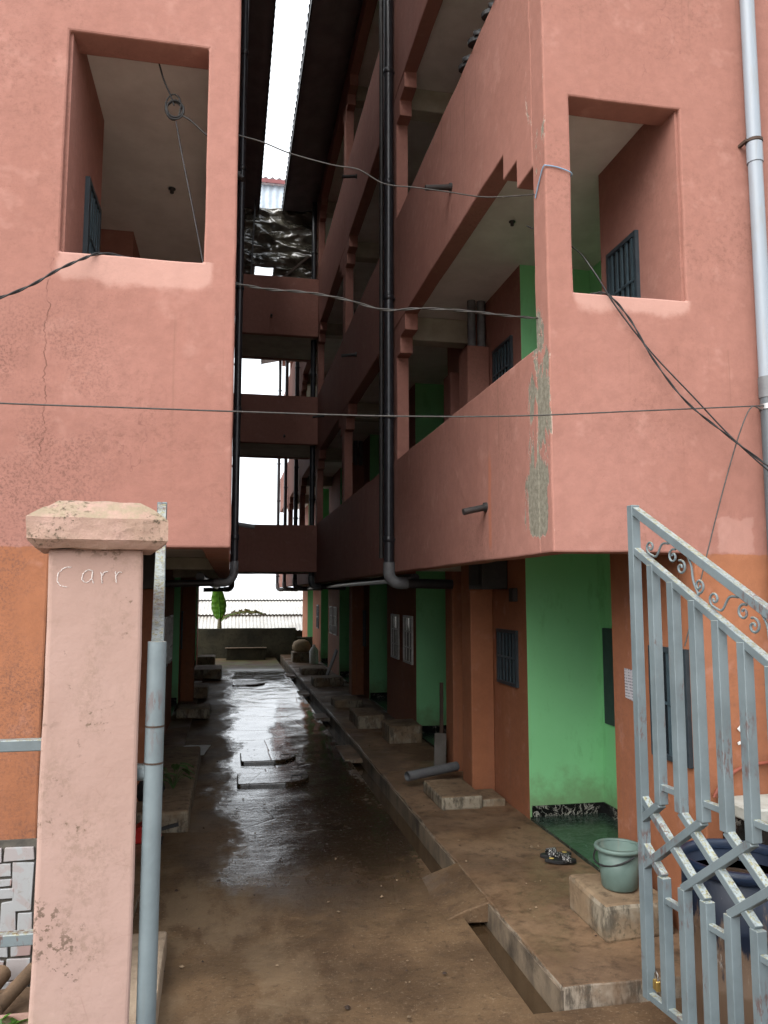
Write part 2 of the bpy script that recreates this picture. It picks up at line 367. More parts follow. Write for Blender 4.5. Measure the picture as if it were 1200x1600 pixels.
M['drum'] = _drum()
M['drumrim'] = simple('blue_plastic_rim', (.010, .021, .046), (.008, .015, .034), 6, .4)
def _bucket():
    s = NT('green_bucket_plastic')
    c = s.mix(s.ramp(s.noise(6, 4), .4, .65), (.105, .155, .136), (.085, .128, .112))
    c = s.mix(s.ramp(s.noise(1, 5, .7, vec=s.scaled((20, 20, 3))), .56, .75, 0, .4), c, (.16, .14, .10))
    return s.set(c, .5, spec=.4)
M['bucket'] = _bucket()
M['rubber'] = simple('black_rubber', (.010, .010, .011), (.016, .016, .017), 20, .6)
M['strap'] = None
def _strap():
    s = NT('patterned_strap')
    c = s.mix(s.ramp(s.voro(95), .28, .34), (.62, .62, .60), (.012, .012, .012))
    return s.set(c, .6)
M['strap'] = _strap()
M['gold'] = simple('gold_print', (.45, .33, .10), None, 20, .5)
M['brass'] = simple('brass', (.55, .38, .12), (.42, .28, .09), 20, .35, .1, metal=.8)
M['steel'] = simple('steel_ring', (.30, .30, .30), (.18, .16, .14), 20, .4, .1, metal=.8)
M['paper'] = None
def _paper():
    s = NT('printed_paper')
    ln = s.math('MULTIPLY', s.ramp(s.math('SINE', s.math('MULTIPLY', s.Z, 290)), .1, .5), s.ramp(s.noise(60, 2, vec=s.scaled((1, 1, .2))), .42, .52))
    c = s.mix(s.math('MULTIPLY', ln, .8), (.40, .39, .42), (.08, .08, .10))
    return s.set(c, .8)
M['paper'] = _paper()
M['photo'] = simple('dark_photo_print', (.03, .03, .035), (.20, .18, .17), 45, .7, 0)
M['white'] = simple('white_paper', (.62, .62, .60), (.5, .5, .48), 20, .8, 0)
M['chalk'] = simple('white_chalk', (.62, .57, .55), (.52, .45, .42), 150, .95, 0)
M['redplastic'] = simple('red_plastic', (.42, .018, .014), (.30, .012, .01), 8, .4)
def _leaf(name, a, b, tr):
    s = NT(name)
    c = s.mix(s.ramp(s.noise(9, 4), .35, .65), a, b)
    return s.set(c, .5, spec=.4, Transmission_Weight=0.0)
def leafmat(name, a, b):
    s = NT(name)
    c = s.mix(s.ramp(s.noise(9, 4), .35, .65), a, b)
    s.set(c, .45, spec=.4)
    tr = s.t.nodes.new('ShaderNodeBsdfTranslucent'); s.t.links.new(c, tr.inputs[0])
    mx = s.t.nodes.new('ShaderNodeMixShader'); mx.inputs[0].default_value = .45
    s.t.links.new(s.b.outputs[0], mx.inputs[1]); s.t.links.new(tr.outputs[0], mx.inputs[2])
    s.t.links.new(mx.outputs[0], s.out.inputs[0])
    return s.m
M['banana'] = leafmat('banana_leaf_green', (.13, .30, .03), (.08, .20, .025))
M['banana_dry'] = leafmat('banana_leaf_dry', (.16, .12, .03), (.07, .05, .02))
M['stem'] = simple('banana_stem_skin', (.09, .075, .03), (.05, .04, .02), 6, .6)
M['leaf'] = leafmat('weed_leaf_green', (.15, .38, .05), (.08, .25, .035))
M['leaf_dull'] = leafmat('weed_leaf_dull', (.10, .20, .06), (.07, .14, .04))
M['sack'] = simple('woven_sack', (.42, .31, .19), (.30, .22, .14), 8, .85, .3)
M['wood'] = simple('old_timber', (.050, .028, .018), (.03, .018, .012), 6, .75, .3)
M['greyboard'] = simple('grey_board', (.11, .10, .09), (.08, .07, .06), 6, .8, .3)
M['rustpipe'] = simple('rusty_pipe', (.22, .05, .025), (.14, .04, .025), 10, .6, .2)
M['metal_dark'] = simple('dark_metal', (.02, .02, .02), (.035, .03, .028), 9, .5, .1)
M['ledge'] = simple('pale_terrazzo', (.40, .40, .36), (.30, .29, .25), 6, .6, .15)
M['branch'] = simple('tree_bark', (.05, .04, .03), None, 8, .9)

# ------------------------------------------------------------------ mesh helpers
WO = {}
def _register(o, world_origin, parent):
    COL.objects.link(o)
    WO[o.name] = Vector(world_origin)
    if parent is not None:
        o.parent = parent; o.location = Vector(world_origin) - WO[parent.name]
    else: o.location = world_origin
    return o
def empty(name, loc, parent=None):
    o = bpy.data.objects.new(name, None); o.empty_display_size = .1
    return _register(o, loc, parent)
def tag(o, label=None, cat=None, group=None, kind=None):
    if label: o['label'] = label
    if cat: o['category'] = cat
    if group: o['group'] = group
    if kind: o['kind'] = kind
    return o

class MB:
    def __init__(s): s.v = []; s.f = []; s.m = []; s.sm = []
    def add(s, vs, fs, mi=0, smooth=False):
        b = len(s.v); s.v += [tuple(v) for v in vs]
        for f in fs: s.f.append([b + i for i in f]); s.m.append(mi); s.sm.append(smooth)
    def box(s, x0, x1, y0, y1, z0, z1, mi=0, rot=None, pivot=None):
        if x0 > x1: x0, x1 = x1, x0
        if y0 > y1: y0, y1 = y1, y0
        if z0 > z1: z0, z1 = z1, z0
        vs = [Vector(p) for p in ((x0, y0, z0), (x1, y0, z0), (x1, y1, z0), (x0, y1, z0), (x0, y0, z1), (x1, y0, z1), (x1, y1, z1), (x0, y1, z1))]
        if rot is not None:
            pv = Vector(pivot) if pivot is not None else Vector(((x0 + x1) / 2, (y0 + y1) / 2, (z0 + z1) / 2))
            vs = [rot @ (v - pv) + pv for v in vs]
        s.add(vs, [(0, 3, 2, 1), (4, 5, 6, 7), (0, 1, 5, 4), (1, 2, 6, 5), (2, 3, 7, 6), (3, 0, 4, 7)], mi)
        return s
    def bar(s, a, b, w, d, side, mi=0):
        """square bar from a to b; side = direction of the width w"""
        a, b = Vector(a), Vector(b); t = (b - a).normalized()
        sd = Vector(side); sd = (sd - t * sd.dot(t)).normalized(); dp = t.cross(sd)
        vs = []
        for p in (a, b):
            for i, j in ((-1, -1), (1, -1), (1, 1), (-1, 1)): vs.append(p + sd * w / 2 * i + dp * d / 2 * j)
        s.add(vs, [(3, 2, 1, 0), (4, 5, 6, 7), (0, 1, 5, 4), (1, 2, 6, 5), (2, 3, 7, 6), (3, 0, 4, 7)], mi)
        return s
    def tube(s, pts, r, n=8, mi=0, caps=True, smooth=True):
        pts = [Vector(p) for p in pts]; rs = r if isinstance(r, (list, tuple)) else [r] * len(pts)
        up = None; rings = []
        for i, p in enumerate(pts):
            t = (pts[min(i + 1, len(pts) - 1)] - pts[max(i - 1, 0)])
            t = t.normalized() if t.length > 1e-9 else Vector((0, 0, 1))
            if up is None: up = t.orthogonal().normalized()
            up = (up - t * up.dot(t)); up = up.normalized() if up.length > 1e-6 else t.orthogonal().normalized()
            w = t.cross(up)
            rings.append([p + (up * math.cos(2 * math.pi * k / n) + w * math.sin(2 * math.pi * k / n)) * rs[i] for k in range(n)])
        vs = [v for rg in rings for v in rg]; fs = []
        for i in range(len(pts) - 1):
            for k in range(n):
                fs.append((i * n + k, i * n + (k + 1) % n, (i + 1) * n + (k + 1) % n, (i + 1) * n + k))
        s.add(vs, fs, mi, smooth)
        if caps:
            s.add(rings[0], [tuple(range(n))[::-1]], mi); s.add(rings[-1], [tuple(range(n))], mi)
        return s
    def lathe(s, prof, c, n=32, mi=0, smooth=True):
        c = Vector(c); vs = []; fs = []
        for (r, z) in prof:
            for k in range(n): vs.append(c + Vector((r * math.cos(2 * math.pi * k / n), r * math.sin(2 * math.pi * k / n), z)))
        for i in range(len(prof) - 1):
            for k in range(n): fs.append((i * n + k, i * n + (k + 1) % n, (i + 1) * n + (k + 1) % n, (i + 1) * n + k))
        s.add(vs, fs, mi, smooth); return s
    def prism(s, poly, plane, w0, w1, mi=0):
        n = len(poly)
        vs = [plane(u, v, w0) for u, v in poly] + [plane(u, v, w1) for u, v in poly]
        fs = [tuple(range(n)), tuple(range(2 * n - 1, n - 1, -1))] + [(i, i + n, (i + 1) % n + n, (i + 1) % n) for i in range(n)]
        s.add(vs, fs, mi); return s
    def build(s, name, mat, parent=None, bevel=0, seg=1, recalc=True, origin=None, jitter=0, merge=False):
        vs = [Vector(v) for v in s.v]
        lo = [min(v[i] for v in vs) for i in range(3)]; hi = [max(v[i] for v in vs) for i in range(3)]
        o0 = Vector(origin) if origin is not None else Vector(((lo[0] + hi[0]) / 2, (lo[1] + hi[1]) / 2, lo[2]))
        me = bpy.data.meshes.new(name)
        me.from_pydata([v - o0 for v in vs], [], s.f)
        for mm in (mat if isinstance(mat, (list, tuple)) else [mat]): me.materials.append(mm)
        me.polygons.foreach_set('material_index', s.m); me.polygons.foreach_set('use_smooth', s.sm)
        if recalc or merge or jitter:
            bm = bmesh.new(); bm.from_mesh(me)
            if merge: bmesh.ops.remove_doubles(bm, verts=bm.verts, dist=1e-4)
            if recalc: bmesh.ops.recalc_face_normals(bm, faces=bm.faces)
            if jitter:
                for v in bm.verts: v.co += Vector([random.uniform(-jitter, jitter) for _ in range(3)])
            bm.to_mesh(me); bm.free()
        o = bpy.data.objects.new(name, me)
        if bevel:
            md = o.modifiers.new('bevel', 'BEVEL'); md.width = bevel; md.segments = seg; md.limit_method = 'ANGLE'; md.angle_limit = R(40)
            md.harden_normals = False
        return _register(o, o0, parent)

def inst(src, name, origin, parent=None, rot=0):
    o = bpy.data.objects.new(name, src.data)
    for md in src.modifiers:
        n = o.modifiers.new(md.name, md.type)
        if md.type == 'BEVEL': n.width = md.width; n.segments = md.segments; n.limit_method = 'ANGLE'; n.angle_limit = md.angle_limit
    o.rotation_euler[2] = rot
    return _register(o, origin, parent)

def gridwall(us, vs, solid, plane, w0, w1, cell=.2, amp=.004):
    """a plastered wall sheet with openings; noise makes its faces and arrises slightly uneven"""
    def sub(b):
        out = [b[0]]
        for a, c in zip(b, b[1:]):
            n = max(1, int(math.ceil((c - a) / cell)))
            out += [a + (c - a) * (i + 1) / n for i in range(n)]
        return out
    U, V = sub(us), sub(vs); nu, nv = len(U) - 1, len(V) - 1
    S = [[solid((U[i] + U[i + 1]) / 2, (V[j] + V[j + 1]) / 2) for j in range(nv)] for i in range(nu)]
    idx = {}; m = MB()
    def vert(i, j, l):
        k = (i, j, l)
        if k not in idx:
            p = Vector(plane(U[i], V[j], (w0, w1)[l]))
            q = p * 1.7
            d = Vector((noise.noise(q), noise.noise(q + Vector((31, 7, 3))), noise.noise(q + Vector((5, 41, 9))))) + \
                .5 * Vector((noise.noise(p * 6.1), noise.noise(p * 6.1 + Vector((3, 3, 17))), noise.noise(p * 6.1 + Vector((9, 1, 2)))))
            idx[k] = len(m.v); m.v.append(tuple(p + d * amp))
        return idx[k]
    def face(q): m.f.append(q); m.m.append(0); m.sm.append(False)
    g = lambda i, j: 0 <= i < nu and 0 <= j < nv and S[i][j]
    for i in range(nu):
        for j in range(nv):
            if not S[i][j]: continue
            for l in (0, 1): face([vert(i, j, l), vert(i + 1, j, l), vert(i + 1, j + 1, l), vert(i, j + 1, l)])
            if not g(i - 1, j): face([vert(i, j, 0), vert(i, j, 1), vert(i, j + 1, 1), vert(i, j + 1, 0)])
            if not g(i + 1, j): face([vert(i + 1, j, 0), vert(i + 1, j, 1), vert(i + 1, j + 1, 1), vert(i + 1, j + 1, 0)])
            if not g(i, j - 1): face([vert(i, j, 0), vert(i, j, 1), vert(i + 1, j, 1), vert(i + 1, j, 0)])
            if not g(i, j + 1): face([vert(i, j + 1, 0), vert(i, j + 1, 1), vert(i + 1, j + 1, 1), vert(i + 1, j + 1, 0)])
    return m

def smoothpts(pts, k=6):
    P = [Vector(p) for p in pts]; P = [2 * P[0] - P[1]] + P + [2 * P[-1] - P[-2]]; out = []
    for i in range(1, len(P) - 2):
        for j in range(k):
            t = j / k; a, b, c, d = P[i - 1], P[i], P[i + 1], P[i + 2]
            out.append(.5 * ((2 * b) + (c - a) * t + (2 * a - 5 * b + 4 * c - d) * t * t + (3 * b - a - 3 * c + d) * t ** 3))
    out.append(P[-2]); return out

# ------------------------------------------------------------------ the ground
D = 4.55                      # plane of both street fronts
DR0, DR1, AZ = 1.69, 1.885, .10  # drain sides, height of the raised apron
Y_END = 29.0
def sheet(xs, ys, zf, name, mat, parent=None):
    m = MB(); nx, ny = len(xs), len(ys)
    vs = [(x, y, zf(x, y)) for y in ys for x in xs]
    m.add(vs, [(j * nx + i, j * nx + i + 1, (j + 1) * nx + i + 1, (j + 1) * nx + i) for j in range(ny - 1) for i in range(nx - 1)], 0, True)
    return m.build(name, mat, parent, recalc=False)
lin = lambda a, b, n: [a + (b - a) * i / n for i in range(n + 1)]
gx = [-700, -300, -120, -60, -30, -15] + lin(-8, 8, 32) + [15, 30, 60, 120, 300, 700]
gy = [-700, -300, -120, -40, -15, -6] + lin(-3, 4.3, 16) + lin(4.6, 34, 20) + [38, 50, 80, 160, 300, 700]
def gz(x, y):
    if y < 3.7: return min(.75, .0 + (3.7 - y) * .33) - .03
    if y > 31: return -1.2
    return -.42
tag(sheet(gx, gy, gz, 'ground', M['soil']), kind='structure')
tag(sheet([-60, -20, -8, 0, 8, 20, 60], [-14, -6, -3, 0, 1.4], lambda x, y: gz(x, y) + .05, 'street', simple('pale_bounce_road', (.40, .33, .26), (.33, .27, .21), 2, .9)), kind='structure')  # unseen road sheet, added in a pale tone to bounce light onto corridor ceilings
def az(x, y):
    p = Vector((x * 1.3, y * .8, 0))
    z = .010 * noise.noise(p) + .005 * noise.noise(p * 3.1)
    z -= .012 * max(0, 1 - abs(x - .8) / .9)
    if x > DR0 - .001: z = z * .3
    if 4.2 < y < 4.6 and x > 1.55: z -= .0
    return z
alley = sheet(lin(-1.6, 1.5, 50) + lin(1.53, DR0, 4), lin(3.55, Y_END, 260), az, 'alley', M['alley'])
tag(alley, kind='structure')
# the forecourt in front of the apron closes the end of the drain
m = MB(); m.box(DR0, 3.2, 3.55, 4.33, -.3, -.004)
fc = m.build('forecourt', M['alley'], None, .006); tag(fc, kind='structure')
# drain
m = MB()
m.box(DR0 - .10, DR0 - .004, 4.33, Y_END, -.40, -.012)
dw = m.build('drain_wall', M['channel']); tag(dw, kind='structure')
m = MB(); xs = [DR0 - .004, DR1 + .004]
m.add([(DR0 - .004, 4.33, -.085), (DR1 + .004, 4.33, -.085), (DR1 + .004, Y_END, -.10), (DR0 - .004, Y_END, -.10)], [(0, 1, 2, 3)])
wtr = m.build('drain_water', M['water'], None, recalc=False); tag(wtr, kind='structure')
# apron on the right, raised
gwa = gridwall([DR1, 2.945], [4.36, Y_END + 2], lambda a, b: True, lambda u, v, w: (u, v, w), AZ, -.41, .10, .011)
apron = gwa.build('apron', [M['apron']], None, .012, 2); tag(apron, kind='structure')
m = gridwall([4.363, Y_END + 2], [-.4, AZ - .02], lambda a, b: True, lambda u, v, w: (w, u, v), DR1 - .012, DR1 + .004, .2, .004)
ap = m.build('apron_edge', M['channel']); tag(ap, kind='structure')
# slabs that bridge the drain
for i, (y0, y1, z) in enumerate([(5.62, 6.45, .03), (11.0, 12.05, .035), (14.7, 15.3, .03), (18.2, 18.9, .03), (22.2, 23.0, .03)]):
    if i == 0:
        m = gridwall([DR0 - .16, DR1 + .05], [y0, y1], lambda a, b: True, lambda u, v, w: (u + .03 * noise.noise(Vector((v * 3, 0, 1))), v + .05 * noise.noise(Vector((u * 5, v * 2, 4))), (-.014 + (AZ + .012) * min(1, max(0, (u - DR0 + .16) / .36)) + .005 * noise.noise(Vector((u * 9, v * 9, 2)))) if w > 0 else (w if u > DR0 - .02 else -.06)), -.05, .006, .07, .005)
    else:
        m = gridwall([DR0 - .07, DR1 - .016], [y0, y1], lambda a, b: True, lambda u, v, w: (u + .02 * noise.noise(Vector((v * 4, 0, i))), v, w), -.04, .018, .07, .008)
    o = m.build('drain_cover', M['alley'] if i == 0 else M['apron'], None, .008)
    tag(o, ['brown concrete cover over the drain nearest the street', 'brown concrete cover over the drain beside the long grey pipe end of the apron',
            'short concrete drain cover level with the third green recess', 'small concrete drain cover just before the footbridges',
            'farthest concrete drain cover near the end wall'][i], 'drain cover', 'concrete covers over the drain')
# raised strip along the left building
gwl = gridwall([-1.2, -.62], [4.9, 26.4], lambda a, b: True, lambda u, v, w: (u, v, w), .055, -.3, .2, .006)
tag(gwl.build('left_apron', M['apron'], None, .012), kind='structure')

# ------------------------------------------------------------------ buildings
ZB = [2.56, 5.61, 8.67, 11.75]; ZT = [3.93, 7.0, 10.15, 12.2]     # parapet undersides and tops
SL = [2.72, 5.76, 8.82]                                           # corridor slab undersides
FL = [AZ, 2.85, 5.9, 8.95]
REC = [(5.7, 7.5), (10.3, 12.25), (14.6, 16.5), (19.2, 21.1), (23.6, 25.5), (28.0, 29.9)]

def window_mesh(w, h, frame, bars, hbars):
    """grille window in the Y-Z plane facing -X (origin bottom centre)"""
    f = MB(); t = .035
    for (a, b, c, d) in ((-w / 2, -w / 2 + t, 0, h), (w / 2 - t, w / 2, 0, h), (-w / 2 + t, w / 2 - t, 0, t), (-w / 2 + t, w / 2 - t, h - t, h)):
        f.box(-.030, .0, a, b, c, d)
    b = MB()
    for i in range(bars):
        y = -w / 2 + (i + 1) * w / (bars + 1); b.box(-.024, -.012, y - .012, y + .012, t, h - t)
    for i in range(hbars):
        z = (i + 1) * h / (hbars + 1); b.box(-.029, -.0245, -w / 2 + t, w / 2 - t, z - .01, z + .01)
    p = MB(); p.box(-.008, -.003, -w / 2 + t, w / 2 - t, t, h - t)
    return f, b, p
_wcache = {}
def add_window(parent, x, sg, y0, y1, z0, z1, white=False):
    """sg=+1: wall faces -X (right building)"""
    w, h = round(y1 - y0, 3), round(z1 - z0, 3); key = (w, h, white)
    yc = (y0 + y1) / 2; org = (x, yc, z0); rot = 0 if sg > 0 else math.pi
    if key not in _wcache:
        f, b, p = window_mesh(w, h, None, 2 if white else 5, 2 if white else 1)
        fr = f.build('window', M['whiteframe'] if white else M['winframe'], parent, origin=(0, 0, 0))
        ba = b.build('grille', M['whiteframe'] if white else M['winbar'], fr, origin=(0, 0, 0))
        pa = p.build('pane', M['glass'], fr, origin=(0, 0, 0))
        WO[fr.name] = Vector(org); fr.location = Vector(org) - WO[parent.name]; fr.rotation_euler[2] = rot
        _wcache[key] = (fr, ba, pa); return fr
    f0, b0, p0 = _wcache[key]
    fr = inst(f0, 'window', org, parent, rot)
    for nm, q in (('grille', b0), ('pane', p0)):
        o = bpy.data.objects.new(nm, q.data); COL.objects.link(o); o.parent = fr
    return fr

def building(sg, x0, y_end, label, matf):
    """sg=+1 right, -1 left; x0 = alley face of the upper floors; a = depth into the building"""
    root = empty('apartment_building', (x0 + sg * 3, D, 0))
    tag(root, label, 'building', 'apartment blocks facing each other across the alley')
    AX = lambda a: x0 + sg * a
    RD = 1.76
    rec = [r for r in REC if r[1] < y_end - .3]
    # street front
    holes = [(.18 if sg > 0 else .185, .988, 4.245 + 3.05 * k, 5.60 + 3.05 * k) for k in range(3)]
    aw = .97
    def solid(u, v):
        if u < aw and v < 2.56: return False
        return not any(a < u < b and c < v < d for a, b, c, d in holes)
    us = sorted({0, aw, 6.5, holes[0][0], holes[0][1]}); zs = sorted({-.35, 2.56, 12.2} | {h[2] for h in holes} | {h[3] for h in holes})
    fw = gridwall(us, zs, solid, lambda u, v, w: (AX(u), w, v), D, D + .21, .13, .0055).build('front_wall', matf, root, .012, 2)
    # parapets; the stepped corbels beside the corner pier are cast with them
    yk = D + .19
    def stepped(k, zt_, name, cell):
        zb = ZB[k]
        def sol(u, v): return v > zb or (k > 0 and (u < yk + .32 or (u < yk + .60 and v > zb - .20)))
        vs = [zb, zt_] if k == 0 else [zb - .41, zb - .20, zb, zt_]
        gridwall([D + .212, yk + .32, yk + .60, y_end], vs, sol, lambda u, v, w: (AX(w), u, v), .0015, .17, cell, .007).build(name, matf, root, .012, 2)
    for k in range(3): stepped(k, ZT[k], 'parapet', .24)
    stepped(3, ZT[3] - .002, 'roof_beam', .3)
    # slabs and beams of the corridors
    for k in range(3):
        m = MB(); m.box(AX(.174), AX(3.2), D + .215, y_end, SL[k], SL[k] + .13); m.build('floor_slab', M['ceiling'], root)
    m = MB(); m.box(AX(.174), AX(3.2), D + .215, y_end, 11.9, 12.05); m.build('ceiling_slab', M['ceiling'], root)
    # columns with stepped corbels
    yc = 9.2
    while yc < y_end - .5:
        for k in range(3):
            zb, zt = ZT[k] - .03, ZB[k + 1] + .03
            c = gridwall([yc, yc + .3], [zb, zt], lambda a, b: True, lambda u, v, w: (AX(w), u, v), .010, .160, .2, .004).build('column', matf, root, .008)
            for q in (-1, 1):
                e = yc if q < 0 else yc + .3
                m = MB(); m.prism([(e - q * .01, zt - .43), (e + q * .20, zt - .43), (e + q * .20, zt - .23), (e + q * .47, zt - .23), (e + q * .47, zt + .02), (e - q * .01, zt + .02)],
                                  lambda u, v, w: (AX(w), u, v), .007, .164)
                m.build('corbel', matf, c, .006)
            m = MB(); m.box(AX(.175), AX(.945), yc + .03, yc + .27, SL[k + 1] - .30 if k < 2 else 11.6, (SL[k + 1] if k < 2 else 11.9) - .003)
            m.build('beam', M['beam'], root, .008)
        m = MB(); m.box(AX(.175), AX(.945), yc + .03, yc + .27, SL[0] - .14, SL[0] - .003); m.build('beam', M['beam'], root, .008)
        yc += 4.5
    # room walls with the green door recesses
    levels = [(-.35, SL[0] - .002), (2.852, SL[1] - .002), (5.892, SL[2] - .002), (8.952, 11.898)]
    for li, (z0, z1) in enumerate(levels):
        ys = D + .213 if li == 0 else D + .03
        pts = [(aw, ys, 0)]
        for (ra, rb) in rec:
            pts += [(aw, ra, 0), (RD, ra, 1), (RD, rb, 1), (aw, rb, 1)]
        pts += [(aw, y_end, 0), (3.2, y_end, 0), (3.2, ys, 0)]
        mats = [None] * len(pts)
        m = MB(); n = len(pts)
        vs = [(AX(p[0]), p[1], z0) for p in pts] + [(AX(p[0]), p[1], z1) for p in pts]
        for i in range(n):
            j = (i + 1) % n; g = 1 if abs(pts[i][0]) > aw + .01 or abs(pts[j][0]) > aw + .01 else 0
            if i >= n - 3 or (sg < 0 and li > 0): g = 0
            m.add([vs[i], vs[j], vs[j + n], vs[i + n]], [(0, 1, 2, 3)], g)
        m.build('room_wall', [M['paint_ground'] if li == 0 else M['paint_in'], M['green']], root, merge=True)
        fz = FL[li]
        for ri, (ra, rb) in enumerate(rec):
            if li > 1 and ri > 2: continue
            m = MB(); m.box(AX(aw + .003), AX(RD - .004), ra + .003, rb - .003, fz - .06, fz + (.025 if li == 0 else .012)); m.build('recess_floor', M['gtile'], root)
            m = MB(); m.box(AX(RD - .018), AX(RD - .002), ra + .02, rb - .004, fz + .026, fz + .13); m.box(AX(aw + .02), AX(RD - .019), rb - .016, rb - .002, fz + .026, fz + .13)
            m.box(AX(aw + .02), AX(RD - .019), ra + .002, ra + .016, fz + .026, fz + .13)
            m.build('skirting', M['marble'], root)
            # door and dark window on the back of the recess
            m = MB(); m.box(AX(RD - .008), AX(RD - .035), ra + .15, ra + .95, fz + .14, fz + 2.12); dr = m.build('door', M['door'], root, .006)
            m = MB(); m.tube([(AX(RD - .035), ra + .22, fz + 1.12), (AX(RD - .08), ra + .22, fz + 1.12), (AX(RD - .08), ra + .32, fz + 1.12)], .009, 6); m.build('handle', M['steel'], dr)
            m = MB(); m.box(AX(RD - .004), AX(RD - .04), rb - .62, rb - .13, fz + .92, fz + 1.86); m.build('recess_window', M['winframe'], root, .005)
        # windows
        base = fz
        ws = [(4.66, 5.12, 1.09, 1.84, 0)] if li == 0 else [(5.10, 5.56, 1.42, 2.15, 0)]
        ws += [(7.74, 8.34, 1.24 if li == 0 else 1.62, 1.82 if li == 0 else 2.22, 0)]
        ws += [(12.45, 13.1, 1.06, 1.84, 1), (13.5, 14.12, 1.06, 1.84, 1), (16.9, 17.5, 1.06, 1.84, 0), (21.6, 22.2, 1.06, 1.84, 1), (22.5, 23.1, 1.06, 1.84, 1), (26.0, 26.6, 1.06, 1.84, 0)]
        for (ya, yb, za, zb, wh) in ws:
            if yb > y_end - .2 or (li > 1 and ya > 14.5): continue
            add_window(root, AX(aw), sg, ya, yb, base + za, base + zb, bool(wh))
        # service ducts beside the second recess, with stub pipes over them
        for (ya, yb, dp) in ((8.5, 8.86, .27), (9.62, 9.95, .16), (17.2, 17.6, .27)):
            zt = fz + 2.34 if li else SL[0] - .006
            m = MB(); m.box(AX(aw - dp), AX(aw - .002), ya, yb, fz - .05 if li == 0 else fz + .002, zt); m.build('pilaster', M['paint_ground'] if li == 0 else M['paint_in'], root, .012)
            if li and dp > .2:
                for q in (0, 1):
                    m = MB(); x = AX(aw - dp + .08 + .12 * q); m.tube([(x, ya + .09, zt), (x, ya + .09, SL[li] - .003 if li < 3 else 11.89)], .05, 10); m.build('vent_pipe', M['grey_fit'], root)
    m = MB(); m.box(AX(aw - .30), AX(aw - .29 + .28), 8.0, 8.46, 2.35, SL[0] - .004); m.box(AX(aw - .31), AX(aw - .302), 8.06, 8.40, 2.40, 2.66)
    m.build('meter_box', M['metal_dark'], root, .008)
    m = MB(); m.box(AX(aw - .06), AX(aw - .003), 7.72, 7.84, 2.22, 2.36); m.build('switch_box', M['metal_dark'], root, .006)
    # ceiling lamp holders in the corridors
    for k in (1, 2):
        for y in (6.6, 11.2):
            m = MB(); m.lathe([(.03, -.003), (.03, -.012), (.016, -.016), (.016, -.045), (.0, -.045)], (AX(.55), y, SL[k]), 12); m.build('lamp_holder', M['metal_dark'], root)
    return root, AX

rb, RX = building(+1, 1.97, 32.0, 'pink and orange apartment block with green door recesses, right of the alley', M['paint_right'])
lb, LX = building(-1, 0.0, 26.5, 'pink apartment block left of the alley behind the pillar', M['paint_left'])

# ---- roofs
def corrugated(m, p00, p10, p01, p11, waves, amp, rows=1, mi=0):
    """sheet between four corners; ridges run from p0x to p1x; waves counted along the other way"""
    p00, p10, p01, p11 = map(Vector, (p00, p10, p01, p11)); nrm = (p10 - p00).cross(p01 - p00).normalized(); k = 6
    n = waves * k; vs = []; fs = []
    for r in range(rows + 1):
        for i in range(n + 1):
            t = i / n; a = p00.lerp(p01, t); b = p10.lerp(p11, t)
            vs.append(a.lerp(b, r / rows) + nrm * amp * math.cos(2 * math.pi * i / k))
    for r in range(rows):
        for i in range(n): fs.append((r * (n + 1) + i, r * (n + 1) + i + 1, (r + 1) * (n + 1) + i + 1, (r + 1) * (n + 1) + i))
    m.add(vs, fs, mi, True)
def roof(root, sg, xe, xw, y_end):
    m = MB(); corrugated(m, (xe, 4.2, 11.97), (xe + sg * 5.6, 4.2, 13.8), (xe, y_end + .4, 11.97), (xe + sg * 5.6, y_end + .4, 13.8), int((y_end - 3.8) / .2), .022)
    o = m.build('roof', M['tin'], root, recalc=False)
    md = o.modifiers.new('solid', 'SOLIDIFY'); md.thickness = .006
    m = MB(); a = (xe + sg * .03, 11.84); b = (xw, 12.04)
    vs = []; n = 40
    for i in range(n + 1):
        y = 4.25 + (y_end - 4.1) * i / n
        for t in (0, .33, .66, 1):
            vs.append((a[0] + (b[0] - a[0]) * t, y, a[1] + (b[1] - a[1]) * t + .02 * noise.noise(Vector((t * 3, y * 1.4, 0))) - (.05 if 0 < t < 1 and i % 5 == 2 else 0)))
    m.add(vs, [(i * 4 + j, i * 4 + j + 1, (i + 1) * 4 + j + 1, (i + 1) * 4 + j) for i in range(n) for j in range(3)], 0, True)
    so = m.build('eave_lining', M['soffit'], root, recalc=False); md = so.modifiers.new('solid', 'SOLIDIFY'); md.thickness = .01
    m = MB(); m.box(xe + sg * .012, xe + sg * .03, 4.22, y_end + .35, 11.80, 11.90); m.build('fascia_board', M['metal_dark'], root)
roof(rb, 1, 1.10, 1.965, 32.0)
roof(lb, -1, .56, .005, 26.5)

